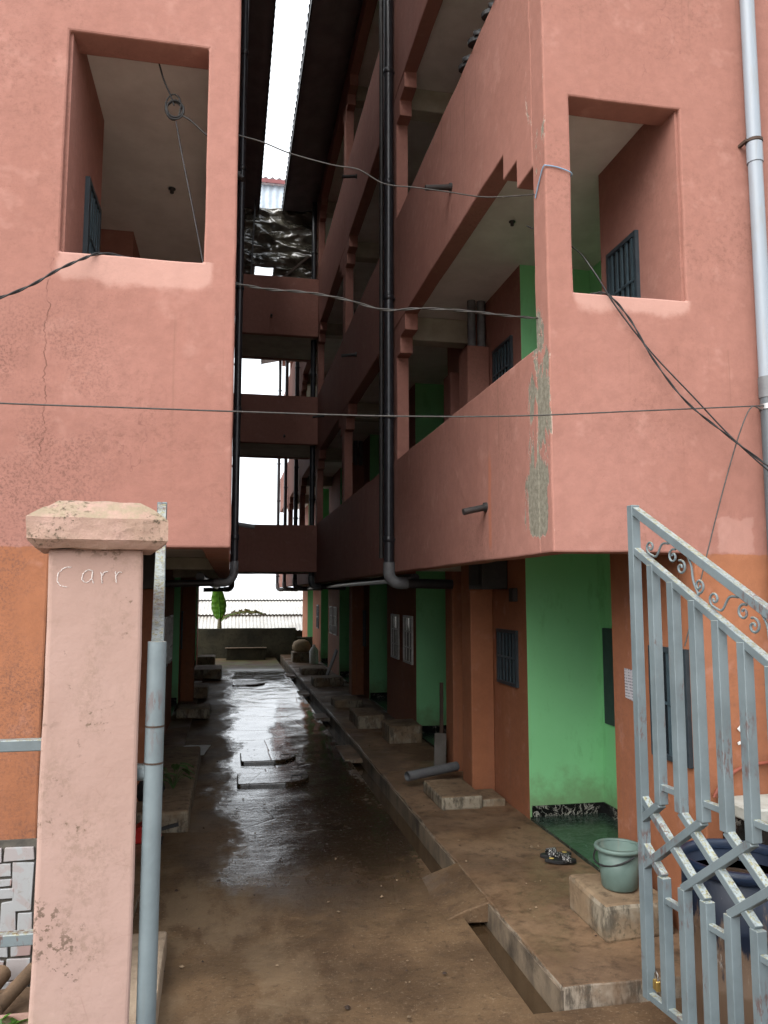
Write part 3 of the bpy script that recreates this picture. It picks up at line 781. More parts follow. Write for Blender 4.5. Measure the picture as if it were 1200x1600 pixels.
# ---- rainwater pipes
def downpipe(root, AX, y, zt, zb, sg, out=.075, inner=.72, r=.062, thin=True):
    x = AX(-out)
    m = MB(); m.tube([(x, y, zt), (x, y, zb + .10)], r, 16); dp = m.build('downpipe', M['black_pipe'], root)
    for z in [zb + .5 + 1.52 * i for i in range(7)]:
        if z > zt: break
        m = MB(); m.lathe([(r + .002, -.035), (r + .009, -.03), (r + .009, .03), (r + .002, .035)], (x, y, z), 16)
        m.box(AX(-out), AX(.006), y - .012, y + .012, z - .012, z + .012); m.build('clamp', M['black_pipe'], dp)
    m = MB(); pts = []
    for i in range(9):
        t = math.pi / 2 * i / 8; pts.append((x + sg * (.13 - .13 * math.cos(t)), y, zb + .10 - .13 * math.sin(t)))
    pts = [(x, y, zb + .22)] + pts + [(pts[-1][0] + sg * .10, y, zb - .03)]
    m.tube(pts, r * 1.17, 16); m.build('elbow', M['grey_fit'], dp)
    m = MB(); m.tube([(pts[-1][0] - sg * .03, y, zb - .03), (AX(inner), y, zb - .045)], r * .98, 12); m.build('waste_pipe', M['black_pipe'], dp)
    if thin:
        m = MB(); m.tube([(x - .012, y + .42, zt), (x - .012, y + .42, 2.75)], .030, 8); m.build('thin_pipe', M['metal_dark'], root)
downpipe(rb, RX, 9.30, 11.9, 2.46, 1)
for y in (18.35, 23.0, 27.5, 31.6): downpipe(rb, RX, y, 11.9, 2.50, 1, out=.09, thin=False)
downpipe(lb, LX, 9.30, 11.9, 2.46, -1, out=.052, r=.042)
for y in (22.9,): downpipe(lb, LX, y, 11.9, 2.46, -1, thin=False)
# the long black pipes slung under the overhang
for (root, AX, a) in ((rb, RX, .30), (lb, LX, .34)):
    m = MB(); m.tube([(AX(a), 9.5, 2.50), (AX(a), 25.5, 2.48)], .055, 10); m.build('waste_main', M['black_pipe'], root)
# spouts
def spout(root, x, y, z, dx, ln=.42, r=.026, mat='metal_dark'):
    m = MB(); m.tube([(x, y, z), (x + dx * ln, y - .02, z - .045)], r, 10); o = m.build('drain_spout', M[mat], root)
    m = MB(); m.tube([(x + dx * .0, y, z), (x + dx * .025, y, z - .002)], r * 1.45, 10); m.build('flange', M[mat], o)
for (y, z) in ((5.83, 2.98), (6.72, 6.10), (12.3, 6.2), (12.35, 9.30), (16.8, 6.2)): spout(rb, 1.975, y, z, -1, .20 if z < 3 else .26)
spout(lb, -.002, 9.9, 3.18, 1, .30, .028, 'grey_fit'); spout(lb, -.002, 6.9, 6.1, 1, .05)

# ---- grey rainwater pipe on the street front of the right block
m = MB(); px_, py_ = 3.47, D - .075
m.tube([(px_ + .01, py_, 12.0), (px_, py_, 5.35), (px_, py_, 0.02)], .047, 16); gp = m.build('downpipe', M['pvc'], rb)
for z in (5.30, 3.66, 8.4):
    m = MB(); m.tube([(px_, py_, z - .07), (px_, py_, z + .07)], .053, 16); m.build('socket', M['pvc'] if z > 5 else M['grey_fit'], gp)
m = MB(); m.tube([(px_, py_, 5.375), (px_, py_, 5.395)], .057, 16); m.box(px_ - .07, px_ - .05, py_ - .01, D + .004, 5.375, 5.395); m.build('clamp', M['wood'], gp)
m = MB(); m.tube([(px_, py_, 3.51), (px_, py_, 3.545)], .056, 16); m.box(px_ - .01, px_ + .01, py_, D + .004, 3.515, 3.54); m.build('clamp', M['steel'], gp)
# ledge along the street front, right
m = MB(); m.box(3.02, 8.2, 4.22, D - .004, .96, 1.04); lg = m.build('ledge', M['ledge'], rb, .01)
m = MB(); m.box(3.05, 8.2, 4.26, D - .004, -.3, .958); m.build('ledge_face', M['marble'], lg)
# rusty water pipe and tap on the front
m = MB(); m.tube(smoothpts([(2.99, D - .02, 1.04), (3.02, D - .025, 1.09), (3.13, D - .03, 1.19), (3.25, D - .03, 1.225), (3.45, D - .03, 1.24), (3.9, D - .03, 1.245)], 5), .012, 8)
wp = m.build('water_pipe', M['rustpipe'], rb)
m = MB(); m.tube([(3.42, D - .03, 1.24), (3.42, D - .16, 1.24), (3.42, D - .18, 1.19)], .014, 8); m.box(3.39, 3.45, D - .11, D - .09, 1.255, 1.275); m.build('tap', M['steel'], wp)

# ------------------------------------------------------------------ footbridges
for i, (z0, z1) in enumerate(((2.80, 3.88), (5.78, 6.92), (8.38, 9.80))):
    root = empty('footbridge', (.98, 19, z0))
    tag(root, ['lowest pink footbridge joining the two blocks across the alley', 'middle pink footbridge joining the two blocks across the alley',
               'highest pink footbridge, right under the black plastic sheet'][i], 'footbridge', 'footbridges across the alley')
    for y in (18.0, 19.95):
        gridwall([.006, 1.964], [z0, z1], lambda a, b: True, lambda u, v, w: (u, w, v), y, y + .15, .25, .006).build('parapet', M['paint_in'], root, .01)
    m = MB(); m.box(.008, 1.962, 18.155, 19.945, z0 + .02, z0 + .16); m.build('deck', M['beam'], root)
    if i:
        m = MB(); x = (0, 1.18, .84)[i]; z = z0 + (0, .16, .42)[i]
        m.tube([(x, 18.0, z), (x, 17.88, z + .005), (x, 17.82, z - .03)], .024, 8); m.build('drain_spout', M['metal_dark'], root)
# plastic sheet hung over the gap, with an open square at its foot
m = MB(); nx, nz = 88, 88; X0, X1, Z0, Z1 = .02, 1.93, 9.86, 11.92
def tp(i, j):
    x = X0 + (X1 - X0) * i / nx; z = Z0 + (Z1 - Z0) * j / nz
    sag = .20 * noise.noise(Vector((x * 1.1 + z * .8, z * 4.2, 2))) + .05 * noise.noise(Vector((x * 4, z * 12, 5))) + .05 * abs(noise.noise(Vector((x * 2.5 + z * 2, z * 4, 8))))
    sag += .16 * abs(math.sin(6.5 * z + 3 * x + 2.2 * noise.noise(Vector((x * 1.5, z * 1.5, 3))))) * (.4 + .6 * abs(noise.noise(Vector((x * 2, z, 6)))))
    return (x, 18.70 + sag + .5 * (z - Z0) / (Z1 - Z0) * .3, z + .03 * noise.noise(Vector((x * 3, 0, 1))))
vs = [tp(i, j) for j in range(nz + 1) for i in range(nx + 1)]
fs = []
for j in range(nz):
    for i in range(nx):
        xc = X0 + (X1 - X0) * (i + .5) / nx; zc = Z0 + (Z1 - Z0) * (j + .5) / nz
        if .40 < xc < .93 and zc < 10.30: continue
        fs.append((j * (nx + 1) + i, j * (nx + 1) + i + 1, (j + 1) * (nx + 1) + i + 1, (j + 1) * (nx + 1) + i))
m.add(vs, fs, 0, True)
ps = m.build('plastic_sheet', M['tarp'], None, recalc=False)
md = ps.modifiers.new('solid', 'SOLIDIFY'); md.thickness = .004
tag(ps, 'crumpled black plastic sheet hung between the roofs above the top footbridge', 'plastic sheet')
for k, (a, b) in enumerate((((.40, 18.70, 9.82), (.40, 18.70, 10.34)), ((.93, 18.70, 9.82), (.93, 18.70, 10.34)), ((.38, 18.70, 10.33), (.98, 18.70, 10.33)), ((1.05, 18.66, 9.95), (1.75, 18.6, 10.6)), ((.08, 18.66, 10.35), (.3, 18.62, 9.95)))):
    m = MB(); m.bar(a, b, .045, .05, (0, 1, 0)); m.build('batten', M['wood'], ps)
m = MB(); m.bar((.36, 18.55, 9.9), (.44, 18.45, 11.9), .04, .04, (1, 0, 0)); m.build('batten', M['metal_dark'], ps)
# roof over the far stair
sr = empty('stair_roof', (.98, 22.5, 11.9)); tag(sr, 'maroon ribbed roof over a band of pale blue sheets, high at the end of the gap', 'roof')
m = MB(); corrugated(m, (-.6, 22.0, 13.0), (-.6, 22.0, 14.22), (2.6, 22.0, 13.0), (2.6, 22.0, 14.22), 16, .018); o = m.build('wall_sheet', M['bluesheet'], sr, recalc=False)
m = MB(); corrugated(m, (-.9, 21.85, 14.36), (-.9, 25.2, 15.9), (2.9, 21.85, 14.36), (2.9, 25.2, 15.9), 19, .03); o = m.build('roof_sheet', M['maroon'], sr, recalc=False)
m = MB(); m.box(-.9, 2.9, 21.86, 21.89, 14.22, 14.34); m.build('fascia_board', M['maroon'], sr)
for x in (-.5, 2.5):
    m = MB(); m.box(x - .06, x + .06, 22.1, 22.22, 12.0, 13.9); m.build('post', M['metal_dark'], sr)

# ------------------------------------------------------------------ the far end
bw = empty('boundary_wall', (.7, 29.1, -.3)); tag(bw, 'low dark mossy concrete wall closing the end of the alley', 'wall')
gridwall([-3.0, 2.44], [-.5, 1.06], lambda a, b: True, lambda u, v, w: (u, w, v), 29.0, 29.2, .3, .015).build('wall_panel', M['boundary'], bw, .015)
gridwall([2.445, 6.0], [-.5, .72], lambda a, b: True, lambda u, v, w: (u, w, v), 29.03, 29.22, .3, .015).build('low_panel', M['boundary'], bw, .015)
tr = empty('water_trough', (.6, 28.4, 0)); tag(tr, 'low concrete trough at the foot of the end wall', 'trough')
m = MB()
m.box(-.06, 1.30, 28.15, 28.24, -.03, .40); m.build('front_panel', M['boundary'], tr, .01)
m = MB(); m.box(-.10, 1.34, 28.12, 28.26, .402, .43); m.build('rim', M['kerb'], tr, .008)
for x in (-.06, 1.22):
    m = MB(); m.box(x, x + .08, 28.245, 28.95, -.03, .40); m.build('side_panel', M['boundary'], tr, .01)
# house with the pale roof below
hs_ = empty('tin_roofed_house', (2, 38, -1.2)); tag(hs_, 'low house with a wide pale corrugated roof beyond the end wall', 'house')
m = MB(); m.box(-9, 12, 33.4, 46, -1.2, .78); m.build('house_wall', M['boundary'], hs_)
rows = [(32.9, .80, 34.6, 1.36, .022, 150), (34.45, 1.42, 37.0, 1.98, .018, 150), (36.9, 2.03, 39.9, 2.46, .016, 150)]
for (ya, za, yb, zb, am, wv) in rows:
    m = MB(); corrugated(m, (-9.6, ya, za), (-9.6, yb, zb), (12.6, ya, za), (12.6, yb, zb), wv, am); m.build('roof_sheet', M['tin2'], hs_, recalc=False)
m = MB(); corrugated(m, (-9.6, 39.88, 2.46), (-9.6, 46.5, .9), (12.6, 39.88, 2.46), (12.6, 46.5, .9), 120, .02); m.build('roof_sheet', M['tin2'], hs_, recalc=False)
# banana plant
bp = empty('banana_plant', (-.33, 30.5, -.4)); tag(bp, 'young banana plant with one upright green leaf behind the end wall', 'banana plant')
m = MB(); m.tube(smoothpts([(-.33, 30.5, -1.2), (-.34, 30.5, .2), (-.33, 30.5, 1.0), (-.34, 30.5, 1.38)], 4), [.13, .13, .12, .12, .11, .11, .10, .10, .09, .08, .07, .06, .05], 10); m.build('stem', M['stem'], bp)
def banana_leaf(path, wid, side, mat, tears=0, parent=bp, name='leaf'):
    P = smoothpts(path, 8); n = len(P); m = MB(); vs = []; fs = []; sd = Vector(side).normalized()
    for i, p in enumerate(P):
        t = i / (n - 1); w = wid * (math.sin(math.pi * min(1, t * .93 + .05)) ** .6)
        tg = (P[min(i + 1, n - 1)] - P[max(0, i - 1)]).normalized(); nn = tg.cross(sd).normalized()
        for k in (-1, -.5, 0, .5, 1):
            ww = w * (1 + (.10 * noise.noise(Vector((t * 9, k, 3)))))
            vs.append(p + sd * ww * k + nn * (abs(k) * w * .22 + .03 * math.sin(t * 40) * abs(k)))
    for i in range(n - 1):
        for k in range(4):
            if tears and k in (0, 3) and random.random() < tears: continue
            fs.append((i * 5 + k, i * 5 + k + 1, (i + 1) * 5 + k + 1, (i + 1) * 5 + k))
    m.add(vs, fs, 0, True); o = m.build(name, mat, parent, recalc=False)
    md = o.modifiers.new('solid', 'SOLIDIFY'); md.thickness = .006
    mm = MB(); mm.tube(P, [.025 * (1 - .8 * i / n) for i in range(n)], 6); mm.build('midrib', M['leaf'], o)
    return o
banana_leaf([(-.34, 30.5, 1.34), (-.35, 30.52, 1.7), (-.38, 30.5, 2.1), (-.46, 30.35, 2.66)], .29, (1, .25, 0), M['banana'])
banana_leaf([(-.34, 30.5, 1.2), (-.12, 30.45, 1.42), (.25, 30.4, 1.56), (.8, 30.35, 1.62), (1.4, 30.3, 1.52)], .13, (0, .55, .8), M['banana_dry'], .35)
for k, (x, y, z, r) in enumerate(((-.02, 30.3, 2.25, .09),)): pass

# ------------------------------------------------------------------ concrete blocks, slabs, odds and ends of the alley
def cblock(x0, x1, y0, y1, z0, z1, label, mat='block', name='concrete_step', cat='step', amp=.012, bev=.03, group='concrete steps along the walls'):
    m = gridwall([x0, x1], [y0, y1], lambda a, b: True, lambda u, v, w: (u, v, w), z0, z1, .12, amp)
    o = m.build(name, M[mat], None, bev, 2); tag(o, label, cat, group); return o
cblock(2.39, 2.875, 4.84, 5.40, AZ - .015, .325, 'chunky stained concrete step under the green bucket')
cblock(2.17, 2.62, 7.96, 8.75, AZ - .015, .235, 'broad cracked concrete step at the foot of the pilaster by the grey pipe')
cblock(2.63, 2.88, 8.02, 8.45, AZ - .015, .17, 'thin concrete slab against the wall behind the cracked step', amp=.01, bev=.015)
cblock(2.36, 2.87, 11.55, 12.2, AZ - .015, .36, 'square concrete step in front of the pair of white framed windows')
cblock(2.10, 2.56, 12.9, 13.8, AZ - .015, .32, 'concrete step just behind the square step, nearer the drain')
cblock(2.05, 2.60, 15.3, 15.95, AZ - .015, .24, 'dark concrete step halfway down the right side')
cblock(2.02, 2.75, 18.9, 19.6, AZ - .015, .30, 'concrete step on the right below the first footbridge')
cblock(1.98, 2.70, 21.7, 22.4, AZ - .015, .26, 'concrete step on the right beyond the footbridges')
cblock(2.05, 2.62, 25.6, 26.3, AZ - .015, .42, 'tan concrete block carrying the round sack')
cblock(-.9, -.16, 21.6, 23.0, .04, .30, 'wide brown concrete step far down the left side')
cblock(-.9, -.42, 17.7, 18.6, .04, .28, 'small concrete step on the left under the footbridges')
cblock(-.9, -.30, 14.9, 15.6, .04, .22, 'low concrete step on the left before the footbridges')
cblock(-.9, -.38, 24.4, 25.2, .04, .42, 'farthest concrete step on the left near the end wall')
cblock(-.93, -.34, 8.08, 11.4, -.02, .205, 'long tan concrete step on the left holding the small weeds', amp=.01)
cblock(-.62, -.34, 3.75, 5.44, -.02, .15, 'rough concrete kerb behind the left gate leaf', 'kerb', 'concrete_kerb', 'kerb', .014, .02, None)
# slightly raised covers in the wet paving
for i, (x0, x1, y0, y1, z) in enumerate(((.20, .98, 11.1, 11.75, .010), (.14, 1.03, 9.80, 10.42, .012), (.12, .96, 20.3, 21.3, .012))):
    hw = (y1 - y0) / 2; out = [(x0 + .03, y0), (x1 - hw, y0)]
    out += [(x1 - hw + hw * math.sin(t), (y0 + y1) / 2 - hw * math.cos(t)) for t in [math.pi * q / 12 for q in range(1, 12)]]
    out += [(x1 - hw, y1), (x0 + .03, y1), (x0, y1 - .04), (x0, y0 + .04)]
    m = MB(); m.prism([(u + .012 * noise.noise(Vector((u * 9, v * 9, 0))), v + .012 * noise.noise(Vector((u * 9, v * 9, 5)))) for u, v in out], lambda u, v, w: (u, v, w), -.03, z + .018)
    o = m.build('inspection_cover', M['alley'], None, .016, 3)
    tag(o, ['wet raised inspection cover, farther of the near pair in the alley', 'wet raised inspection cover, nearer of the pair in the alley', 'wet inspection cover far down the alley under the footbridges'][i], 'inspection cover', 'inspection covers in the alley')
    m = MB(); xx = x1 - .16; yy = (y0 + y1) / 2 - .08; zz = z + .02
    m.tube([(xx - .06, yy, zz - .01), (xx - .06, yy, zz + .02), (xx + .06, yy, zz + .02), (xx + .06, yy, zz - .01)], .006, 6); m.build('lifting_ring', M['metal_dark'], o)

# pebbles, crumbs of plaster and leaf litter
m = MB(); random.seed(21)
for k in range(240):
    if k % 3: x, y, z = random.uniform(-.55, 1.62), random.triangular(4.0, 14, 4.6), .004
    else: x, y, z = random.uniform(1.95, 2.85), random.triangular(4.4, 12, 5), AZ + .004
    r = random.choice((.004, .006, .008, .012)) * random.uniform(.7, 1.5); c = Vector((x, y, z)); q = []
    for t in range(5): q.append(c + Vector((r * math.cos(t * 1.256) * random.uniform(.7, 1.3), r * math.sin(t * 1.256) * random.uniform(.7, 1.3), random.uniform(0, .3) * r)))
    q.append(c + Vector((random.uniform(-.3, .3) * r, 0, r * random.uniform(.5, 1))))
    m.add(q, [(t, (t + 1) % 5, 5) for t in range(5)], random.choice((0, 0, 1)))
tag(m.build('litter', [M['block'], M['wood']], None, recalc=False), 'pebbles and crumbs scattered over the wet ground', 'litter', kind='stuff')
# grey waste pipe lying on the apron
m = MB(); a, b = Vector((2.03, 8.92, .235)), Vector((2.70, 9.22, .26)); m.tube([a, a.lerp(b, .5), b], .055, 14, caps=False); m.tube([b, a], .047, 14, caps=False)
pp = m.build('loose_pipe', M['grey_fit'], None, recalc=False); tag(pp, 'loose length of grey plastic pipe lying by the cracked step', 'pipe')
# leaning timber and board
m = MB(); m.bar((2.66, 9.75, .10), (2.74, 10.02, 1.15), .045, .03, (1, 0, 0)); tag(m.build('timber_plank', M['wood'], None, .003), 'dark timber plank leaning on the wall beside the second green recess', 'plank')
m = MB(); m.bar((2.60, 9.62, .10), (2.64, 9.72, .56), .15, .025, (1, 0, 0)); tag(m.build('board_offcut', M['greyboard'], None, .004), 'short grey board leaning against the dark plank', 'board')
# far sack, bottle and board
m = MB(); n = 14; vs = []
prof = [(.0, 0), (.22, .0), (.29, .08), (.30, .20), (.24, .32), (.10, .38), (0, .385)]
m.lathe(prof, (2.36, 25.95, .425), 18); sk = m.build('sack', M['sack'], None, jitter=.012); tag(sk, 'round tan sack on a block at the far right', 'sack')
m = MB(); m.lathe([(0, 0), (.13, 0), (.14, .04), (.14, .42), (.09, .5), (.04, .54), (.04, .60), (0, .60)], (2.66, 24.9, AZ + .01), 16)
tag(m.build('plastic_jug', M['white'], None), 'white upright plastic jug in front of the far tan block', 'jug')
m = MB(); m.bar((2.50, 20.5, .10), (2.78, 20.45, .85), .03, .35, (1, 0, 0)); tag(m.build('leaning_slab', M['greyboard'], None, .008), 'grey slab leaning against the far right wall', 'slab')
# woven mat / paper on wet ground
m = gridwall([-.68, -.27], [11.7, 12.4], lambda a, b: True, lambda u, v, w: (u + .12 * (v - 12), v, w + .02 * noise.noise(Vector((u * 6, v * 5, 0)))), .022, .026, .06, .01)
tag(m.build('plastic_mat', M['white'], None), 'pale flattened plastic sack lying on wet ground at the left', 'sack')

# ------------------------------------------------------------------ bucket, slippers, notice
bk = empty('bucket', (2.63, 5.10, .33)); tag(bk, 'grey green plastic bucket standing on the stained step', 'bucket')
m = MB(); m.lathe([(0, 0), (.105, 0), (.118, .012), (.142, .265), (.139, .265), (.112, .016), (0, .016)], bk.location, 36); bb = m.build('bucket_body', M['bucket'], bk, recalc=True)
m = MB(); m.lathe([(.1425, .245), (.160, .248), (.164, .262), (.158, .274), (.137, .274), (.137, .262)], bk.location, 36); m.build('rim', M['bucket'], bk)
m = MB(); c = Vector(bk.location) + Vector((0, 0, .245))
pts = []
for i in range(13):
    t = math.pi * i / 12; v = Vector((-.155 * math.cos(t) * .25 - .155 * math.sin(t) * .85, .155 * math.cos(t), -.085 * math.sin(t)))
    pts.append(c + v + Vector((-.01, 0, -.005)))
m.tube(pts, .0065, 8); m.build('handle', M['rubber'], bk)
def slipper(loc, ang, label, strap=True, k=1.0):
    root = empty('slipper', loc); root.rotation_euler = (0, 0, 0)
    T = Matrix.Translation(loc) @ Matrix.Rotation(ang, 4, 'Z') @ Matrix.Diagonal((1, k, k * 1.25 if k > 1 else 1, 1))
    out = []; n = 20
    for i in range(n):
        t = 2 * math.pi * i / n; x = .135 * math.cos(t); w = .047 + .010 * math.cos(t); out.append((x, w * math.sin(t)))
    m = MB(); m.prism(out, lambda u, v, w: T @ Vector((u, v, w + .012 * (u < -.06) )), 0, .026); m.build('sole', M['rubber'], root, .004)
    m = MB(); vs = []
    for i in range(9):
        t = math.pi * i / 8
        for x in (.0, .03, .075): vs.append(T @ Vector((x, .058 * math.cos(t), .018 + .055 * math.sin(t) * (1 - (x - .0) * 2))))
    m.add(vs, [(i * 3 + j, i * 3 + j + 1, (i + 1) * 3 + j + 1, (i + 1) * 3 + j) for i in range(8) for j in range(2)], 0, True)
    st = m.build('strap', M['strap'] if strap else M['rubber'], root, recalc=False); md = st.modifiers.new('solid', 'SOLIDIFY'); md.thickness = .004
    if strap:
        m = MB(); m.lathe([(0, .0), (.022, .0), (.022, .002), (0, .002)], T @ Vector((-.075, 0, .039)), 14); m.build('badge', M['gold'], root)
    tag(root, label, 'slipper', 'slippers'); return root
slipper((2.71, 6.26, AZ + .008), R(-4), 'black slide slipper with patterned strap, nearer of the pair by the tiled floor')
slipper((2.73, 6.40, AZ + .008), R(172), 'black slide slipper with patterned strap, farther of the pair by the tiled floor')
for i, (y, dx) in enumerate(((5.42, .0), (5.66, .01), (5.98, -.01), (6.30, 0))):
    slipper((2.06 + dx, y, 7.012), R(172 - 9 * i), ['black sandal nearest the street on top of the upper parapet', 'second black sandal drying on the upper parapet',
            'third black sandal drying on the upper parapet', 'fourth and farthest black sandal drying on the upper parapet'][i], False, 1.35)
nt = empty('paper_notice', (2.905, 5.38, 1.5)); tag(nt, 'printed white notice with a dark photograph pasted on the orange wall', 'notice')
m = MB(); m.add([(2.933, 5.51, 1.745), (2.932, 5.27, 1.735), (2.931, 5.275, 1.50), (2.933, 5.505, 1.53)], [(0, 1, 2, 3)]); o = m.build('sheet', M['paper'], nt, recalc=False)
md = o.modifiers.new('solid', 'SOLIDIFY'); md.thickness = .002
m = MB(); m.box(2.925, 2.928, 5.30, 5.38, 1.53, 1.70); m.build('photo', M['photo'], nt)
for i, (y, z, s_) in enumerate(((4.64, 1.42, .03), (4.62, 1.33, .024),)): pass
for i, (x, z, s_) in enumerate(((3.05, 1.40, .026), (3.06, 1.30, .032), (3.20, 1.45, .026), (3.19, 1.36, .018))):
    m = MB(); m.box(x - s_ / 2, x + s_ / 2, D - .011, D - .008, z - s_ * .6, z + s_ * .6, rot=Matrix.Rotation(.4 * i, 3, 'Y'))
    tag(m.build('paper_scrap', M['white'], None), ['small white paper scrap on the orange wall, upper left of four', 'largest white paper scrap on the orange wall, lower left of four',
        'white paper scrap on the orange wall, upper right of four', 'tiny white paper scrap on the orange wall, lower right of four'][i], 'paper scrap', 'scraps of paper on the wall')
# red dustpan-like thing and weeds on the left
rd = empty('red_dustpan', (-.73, 7.68, .06)); tag(rd, 'red plastic dustpan with black edge on the ground behind the gate leaf', 'dustpan')
m = MB(); m.prism([(0, 0), (.30, 0), (.30, .03), (.16, .17), (.06, .12), (0, .05)], lambda u, v, w: (-.87 + u, 7.6 + w, .055 + v), 0, .2); m.build('pan', M['redplastic'], rd, .01)
m = MB(); m.box(-.88, -.55, 7.592, 7.81, .046, .056); m.bar((-.62, 7.7, .14), (-.42, 7.75, .17), .03, .02, (0, 0, 1)); m.build('edge', M['rubber'], rd)
m = MB(); m.lathe([(0, 0), (.14, 0), (.17, .08), (.13, .2), (.04, .25), (0, .25)], (-.78, 8.6, .215), 12); bgb = m.build('black_bag', M['rubber'], None, jitter=.015)
tag(bgb, 'small black plastic bag on the long left step', 'bag')
def weed(base, n, h, spread, mat, label, size=.06, stem='stem'):
    root = empty('weed', base); tag(root, label, 'plant'); random.seed(int(abs(base[0] * 977 + base[1] * 131)))
    for i in range(n):
        a = random.uniform(0, 6.28); l = random.uniform(.4, 1) * spread; z = random.uniform(.35, 1) * h
        tip = Vector(base) + Vector((math.cos(a) * l, math.sin(a) * l, z))
        m = MB(); m.tube(smoothpts([base, Vector(base).lerp(tip, .5) + Vector((0, 0, .15 * h)), tip], 4), .0035, 5); m.build('stem', M['leaf_dull'], root)
        s_ = size * random.uniform(.75, 1.25); dirv = Vector((math.cos(a), math.sin(a), random.uniform(-.5, .15))).normalized(); sd = dirv.cross(Vector((0, 0, 1))).normalized()
        m = MB(); vs = []
        for k in range(7):
            t = k / 6; w = .42 * s_ * math.sin(math.pi * min(1, t * .92 + .06)) ** .8
            c = tip + dirv * (t * s_ * 1.5) - Vector((0, 0, .35 * s_ * t * t))
            vs += [c - sd * w + Vector((0, 0, .12 * s_)), c, c + sd * w + Vector((0, 0, .12 * s_))]
        m.add(vs, [(i * 3 + j, i * 3 + j + 1, (i + 1) * 3 + j + 1, (i + 1) * 3 + j) for i in range(6) for j in range(2)], 0, True)
        m.build('leaf', mat, root, recalc=False)
weed((-.55, 9.0, .20), 14, .26, .16, M['leaf_dull'], 'small dull green weed growing on the long left step', .085)
weed((-.73, 8.95, .20), 10, .22, .14, M['leaf_dull'], 'smaller weed on the left step, half hidden by the pillar', .08)

# ------------------------------------------------------------------ street edge: pillar, gate leaves, tiles, drum
pil = empty('gate_pillar', (-.45, 2.87, 0)); tag(pil, 'pale pink gate pillar with mossy cap and chalk writing', 'pillar')
PR = Matrix.Rotation(R(9), 3, 'Z'); PC = Vector((-.452, 2.87, 0))
def prot(p): return PR @ (Vector(p) - PC) + PC
gw = gridwall([PC.x - .149, PC.x + .147], [-.3, 2.45], lambda a, b: True, lambda u, v, w: prot((u - .012 * (v - 2) * .0, w, v)), PC.y - .15, PC.y + .15, .09, .006)
gw.build('shaft', M['pillar'], pil, .014, 3)
m = MB(); c0 = [(-.215, 2.452), (.215, 2.452)]
def ring(hw, z): return [prot((PC.x + sx * hw, PC.y + sy * hw, z)) for sx, sy in ((-1, -1), (1, -1), (1, 1), (-1, 1))]
r_ = [ring(.185, 2.447), ring(.217, 2.475), ring(.219, 2.545), ring(.172, 2.583), ring(.128, 2.607)]
vs = [v for q in r_ for v in q]
fs = [(3, 2, 1, 0), tuple(range(16, 20))] + [(i * 4 + k, i * 4 + (k + 1) % 4, (i + 1) * 4 + (k + 1) % 4, (i + 1) * 4 + k) for i in range(4) for k in range(4)]
m.add(vs, fs)
cap = m.build('cap', M['cap'], pil)
md = cap.modifiers.new('sub', 'SUBSURF'); md.subdivision_type = 'SIMPLE'; md.levels = md.render_levels = 4
tx = bpy.data.textures.new('cap_relief', 'CLOUDS'); tx.noise_scale = .10
md = cap.modifiers.new('disp', 'DISPLACE'); md.texture = tx; md.strength = .016; md.mid_level = .5
# chalk letters: C a r r
m = MB()
def stroke(pts, r=.0016):
    P = smoothpts([prot((PC.x - .149 + u, PC.y - .1515, z)) for u, z in pts], 9); i = 0
    while i < len(P) - 2:                      # chalk skips over the rough plaster
        k = random.randint(3, 9); q = [p + Vector((random.gauss(0, .0007), 0, random.gauss(0, .0007))) for p in P[i:i + k]]
        if len(q) > 1: m.tube(q, [r * random.uniform(.5, 1.3) for _ in q], 5)
        i += k - (0 if random.random() < .35 else 1)
z0 = 2.362
stroke([(.068, z0 + .026), (.048, z0 + .022), (.030, z0 + .004), (.028, z0 - .020), (.040, z0 - .036), (.058, z0 - .040)])
stroke([(.132, z0 + .014), (.118, z0 + .016), (.104, z0 + .000), (.104, z0 - .018), (.118, z0 - .024), (.132, z0 - .010), (.134, z0 + .014), (.132, z0 - .008), (.138, z0 - .028)])
stroke([(.160, z0 + .010), (.163, z0 - .010), (.164, z0 - .027)]); stroke([(.163, z0 - .004), (.170, z0 + .008), (.182, z0 + .012)])
stroke([(.205, z0 + .012), (.208, z0 - .008), (.209, z0 - .025)]); stroke([(.208, z0 - .002), (.216, z0 + .009), (.228, z0 + .010)], .0012)
m.build('chalk_writing', M['chalk'], pil)
# right pillar (out of the frame) carries the other leaf
pil2 = empty('gate_pillar', (2.46, 2.2, 0)); tag(pil2, 'pale pink gate pillar at the right carrying the open gate leaf', 'pillar')
gridwall([2.33, 2.63], [-.3, 2.45], lambda a, b: True, lambda u, v, w: (u, w, v), 2.05, 2.35, .15, .006).build('shaft', M['pillar'], pil2, .014, 2)
m = MB(); m.box(2.26, 2.70, 1.98, 2.42, 2.447, 2.56); m.build('cap', M['cap'], pil2, .02)

